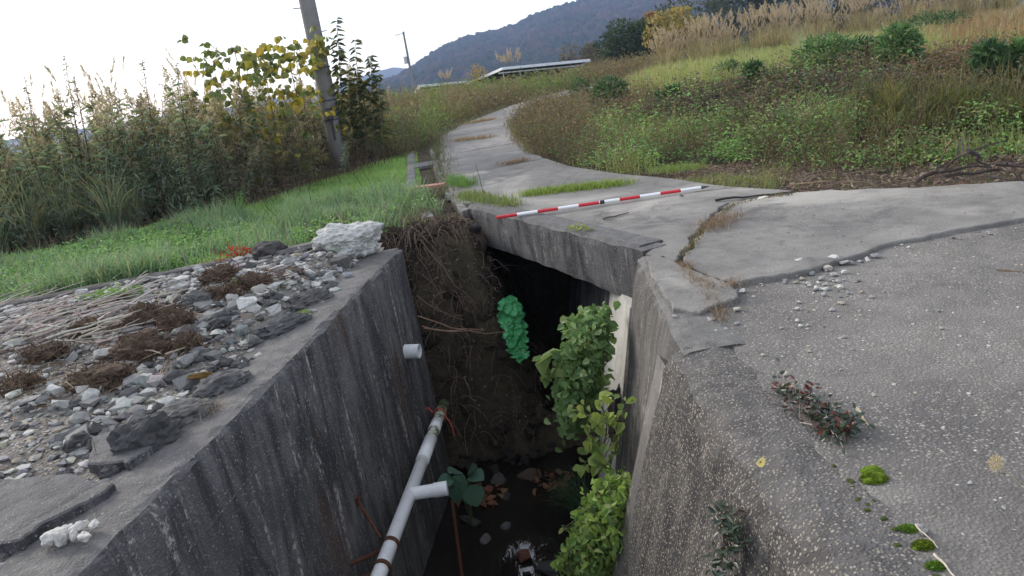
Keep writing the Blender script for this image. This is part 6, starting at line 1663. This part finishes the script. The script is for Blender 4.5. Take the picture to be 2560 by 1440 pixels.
Xm, Ym = np.meshgrid(xm, ym); mb = MB(); grid(mb, np.stack([Xm, Ym, mount_z(Xm, Ym) - 4], -1))
tag(mb.build("mountain", M['hill'], smooth=True), kind="structure")
n = 8200; XY = np.c_[rng.uniform(-260, 560, n), 480 + 430 * rng.random(n) ** .8]; ok = mount_z(XY[:, 0], XY[:, 1]) > -11; XY = XY[ok]; n = len(XY)
bm = bmesh.new(); bmesh.ops.create_icosphere(bm, subdivisions=2, radius=.5); bm.verts.index_update()
U = np.array([v.co[:] for v in bm.verts]); Fq = np.array([[v.index for v in f.verts] for f in bm.faces]); bm.free()
variants = []
for q in range(10): variants.append(U * (1 + .55 * fbm(U, 3.4, 3, q * 3.3) + rng.normal(size=len(U)) * .10)[:, None])
variants = np.array(variants); vi = rng.integers(0, 10, n)
S = rng.uniform(5, 10.5, n); hgt = S * rng.uniform(.8, 1.25, n); aa = rng.uniform(0, 6.28, n); W = variants[vi]
Wx = W[..., 0] * np.cos(aa)[:, None] - W[..., 1] * np.sin(aa)[:, None]; Wy = W[..., 0] * np.sin(aa)[:, None] + W[..., 1] * np.cos(aa)[:, None]
Zm = mount_z(XY[:, 0], XY[:, 1])
V = np.stack([Wx * S[:, None] + XY[:, :1], Wy * S[:, None] + XY[:, 1:], W[..., 2] * hgt[:, None] + Zm[:, None]], -1)
pn = fbm2(XY[:, 0] * .02, XY[:, 1] * .015, 3, 47)
Cc = np.where((pn + rng.normal(size=n) * .25 > .05)[:, None], pick([(.05, .04, .04), (.06, .042, .04), (.04, .04, .035), (.075, .05, .035)], n), pick([(.02, .03, .022), (.027, .038, .025), (.033, .042, .025)], n))
mb = MB(); mb.add(V.reshape(-1, 3), (np.arange(n)[:, None, None] * len(U) + Fq[None]).reshape(-1, 3), np.repeat(Cc, len(U), 0))
tag(mb.build("forest", M['crown']), "bare and evergreen woodland covering the mountain", "forest", kind="stuff")
RID2 = [(500, 285), (600, 262), (760, 232), (860, 206), (930, 184), (985, 168), (1040, 176), (1120, 185), (1300, 190)]
R2 = np.array([tuple(at_y(a, b, 1750)) for a, b in RID2]); xm = np.linspace(-1200, 300, 160); ym = np.linspace(1650, 1850, 10); Xm, Ym = np.meshgrid(xm, ym)
mb = MB(); grid(mb, np.stack([Xm, Ym, -14 + (np.interp(Xm, R2[:, 0], R2[:, 2], left=-10, right=0) + 14 + 2.5 * fbm2(Xm * .02, Xm * 0, 4, 3)) * np.clip(1 - ((Ym - 1750) / 100) ** 2, 0, 1)], -1))
tag(mb.build("hills", M['hill'], smooth=True), kind="structure")

# ------------------------------------------------------------------ air, sky, sun
mb = MB(); box(mb, (0, 0, 70), (4400, 4400, 200)); hz_ = mb.mesh("haze", [])
t = NT("haze_air"); pv = t.node("ShaderNodeVolumePrincipled", Density=HAZE); pv.inputs["Color"].default_value = (.5, .66, 1.0, 1); pv.inputs["Anisotropy"].default_value = .2
t.lk(pv.outputs[0], t.out.inputs["Volume"]); hz_.materials.append(t.m); o = link("haze", hz_); tag(o, kind="stuff"); o.display_type = 'WIRE'

w = bpy.data.worlds.new("World"); scn.world = w; w.use_nodes = True
nt = w.node_tree; bg = nt.nodes["Background"]; sky = nt.nodes.new("ShaderNodeTexSky"); sky.sky_type = 'NISHITA'; sky.sun_disc = False
sky.sun_elevation = R(SUN_EL); sky.sun_rotation = R(SUN_AZ); sky.air_density = 1.0; sky.dust_density = 1.5; sky.ozone_density = 1.5
hs = nt.nodes.new("ShaderNodeHueSaturation"); hs.inputs["Saturation"].default_value = SKY_SAT
nt.links.new(sky.outputs[0], hs.inputs["Color"])
veil = nt.nodes.new("ShaderNodeMix"); veil.data_type = 'RGBA'; veil.inputs[0].default_value = .45      # thin bright overcast in front of the blue
veil.inputs[7].default_value = (7.5, 7.6, 7.85, 1)
nt.links.new(hs.outputs[0], veil.inputs[6]); nt.links.new(veil.outputs[2], bg.inputs["Color"]); bg.inputs["Strength"].default_value = SKY_STR
sd = bpy.data.lights.new("sun", 'SUN'); sd.energy = SUN_STR; sd.angle = R(SUN_ANG); sd.color = (1, .94, .85)
so = bpy.data.objects.new("sun", sd); COL.objects.link(so)
dv = Vector((math.sin(R(SUN_AZ)) * math.cos(R(SUN_EL)), math.cos(R(SUN_AZ)) * math.cos(R(SUN_EL)), math.sin(R(SUN_EL))))
so.rotation_euler = (-dv).to_track_quat('-Z', 'Y').to_euler(); so.location = dv * 50
vs = scn.view_settings; vs.view_transform = 'Standard'; vs.look = 'None'; vs.exposure = EXPO; vs.gamma = 1; vs.use_curve_mapping = False
scn.cycles.max_bounces = 6; scn.cycles.diffuse_bounces = 3; scn.cycles.glossy_bounces = 2; scn.cycles.transmission_bounces = 4; scn.cycles.volume_bounces = 1; scn.cycles.transparent_max_bounces = 8
scn.cycles.use_denoising = True
scn.cycles.sample_clamp_indirect = 6
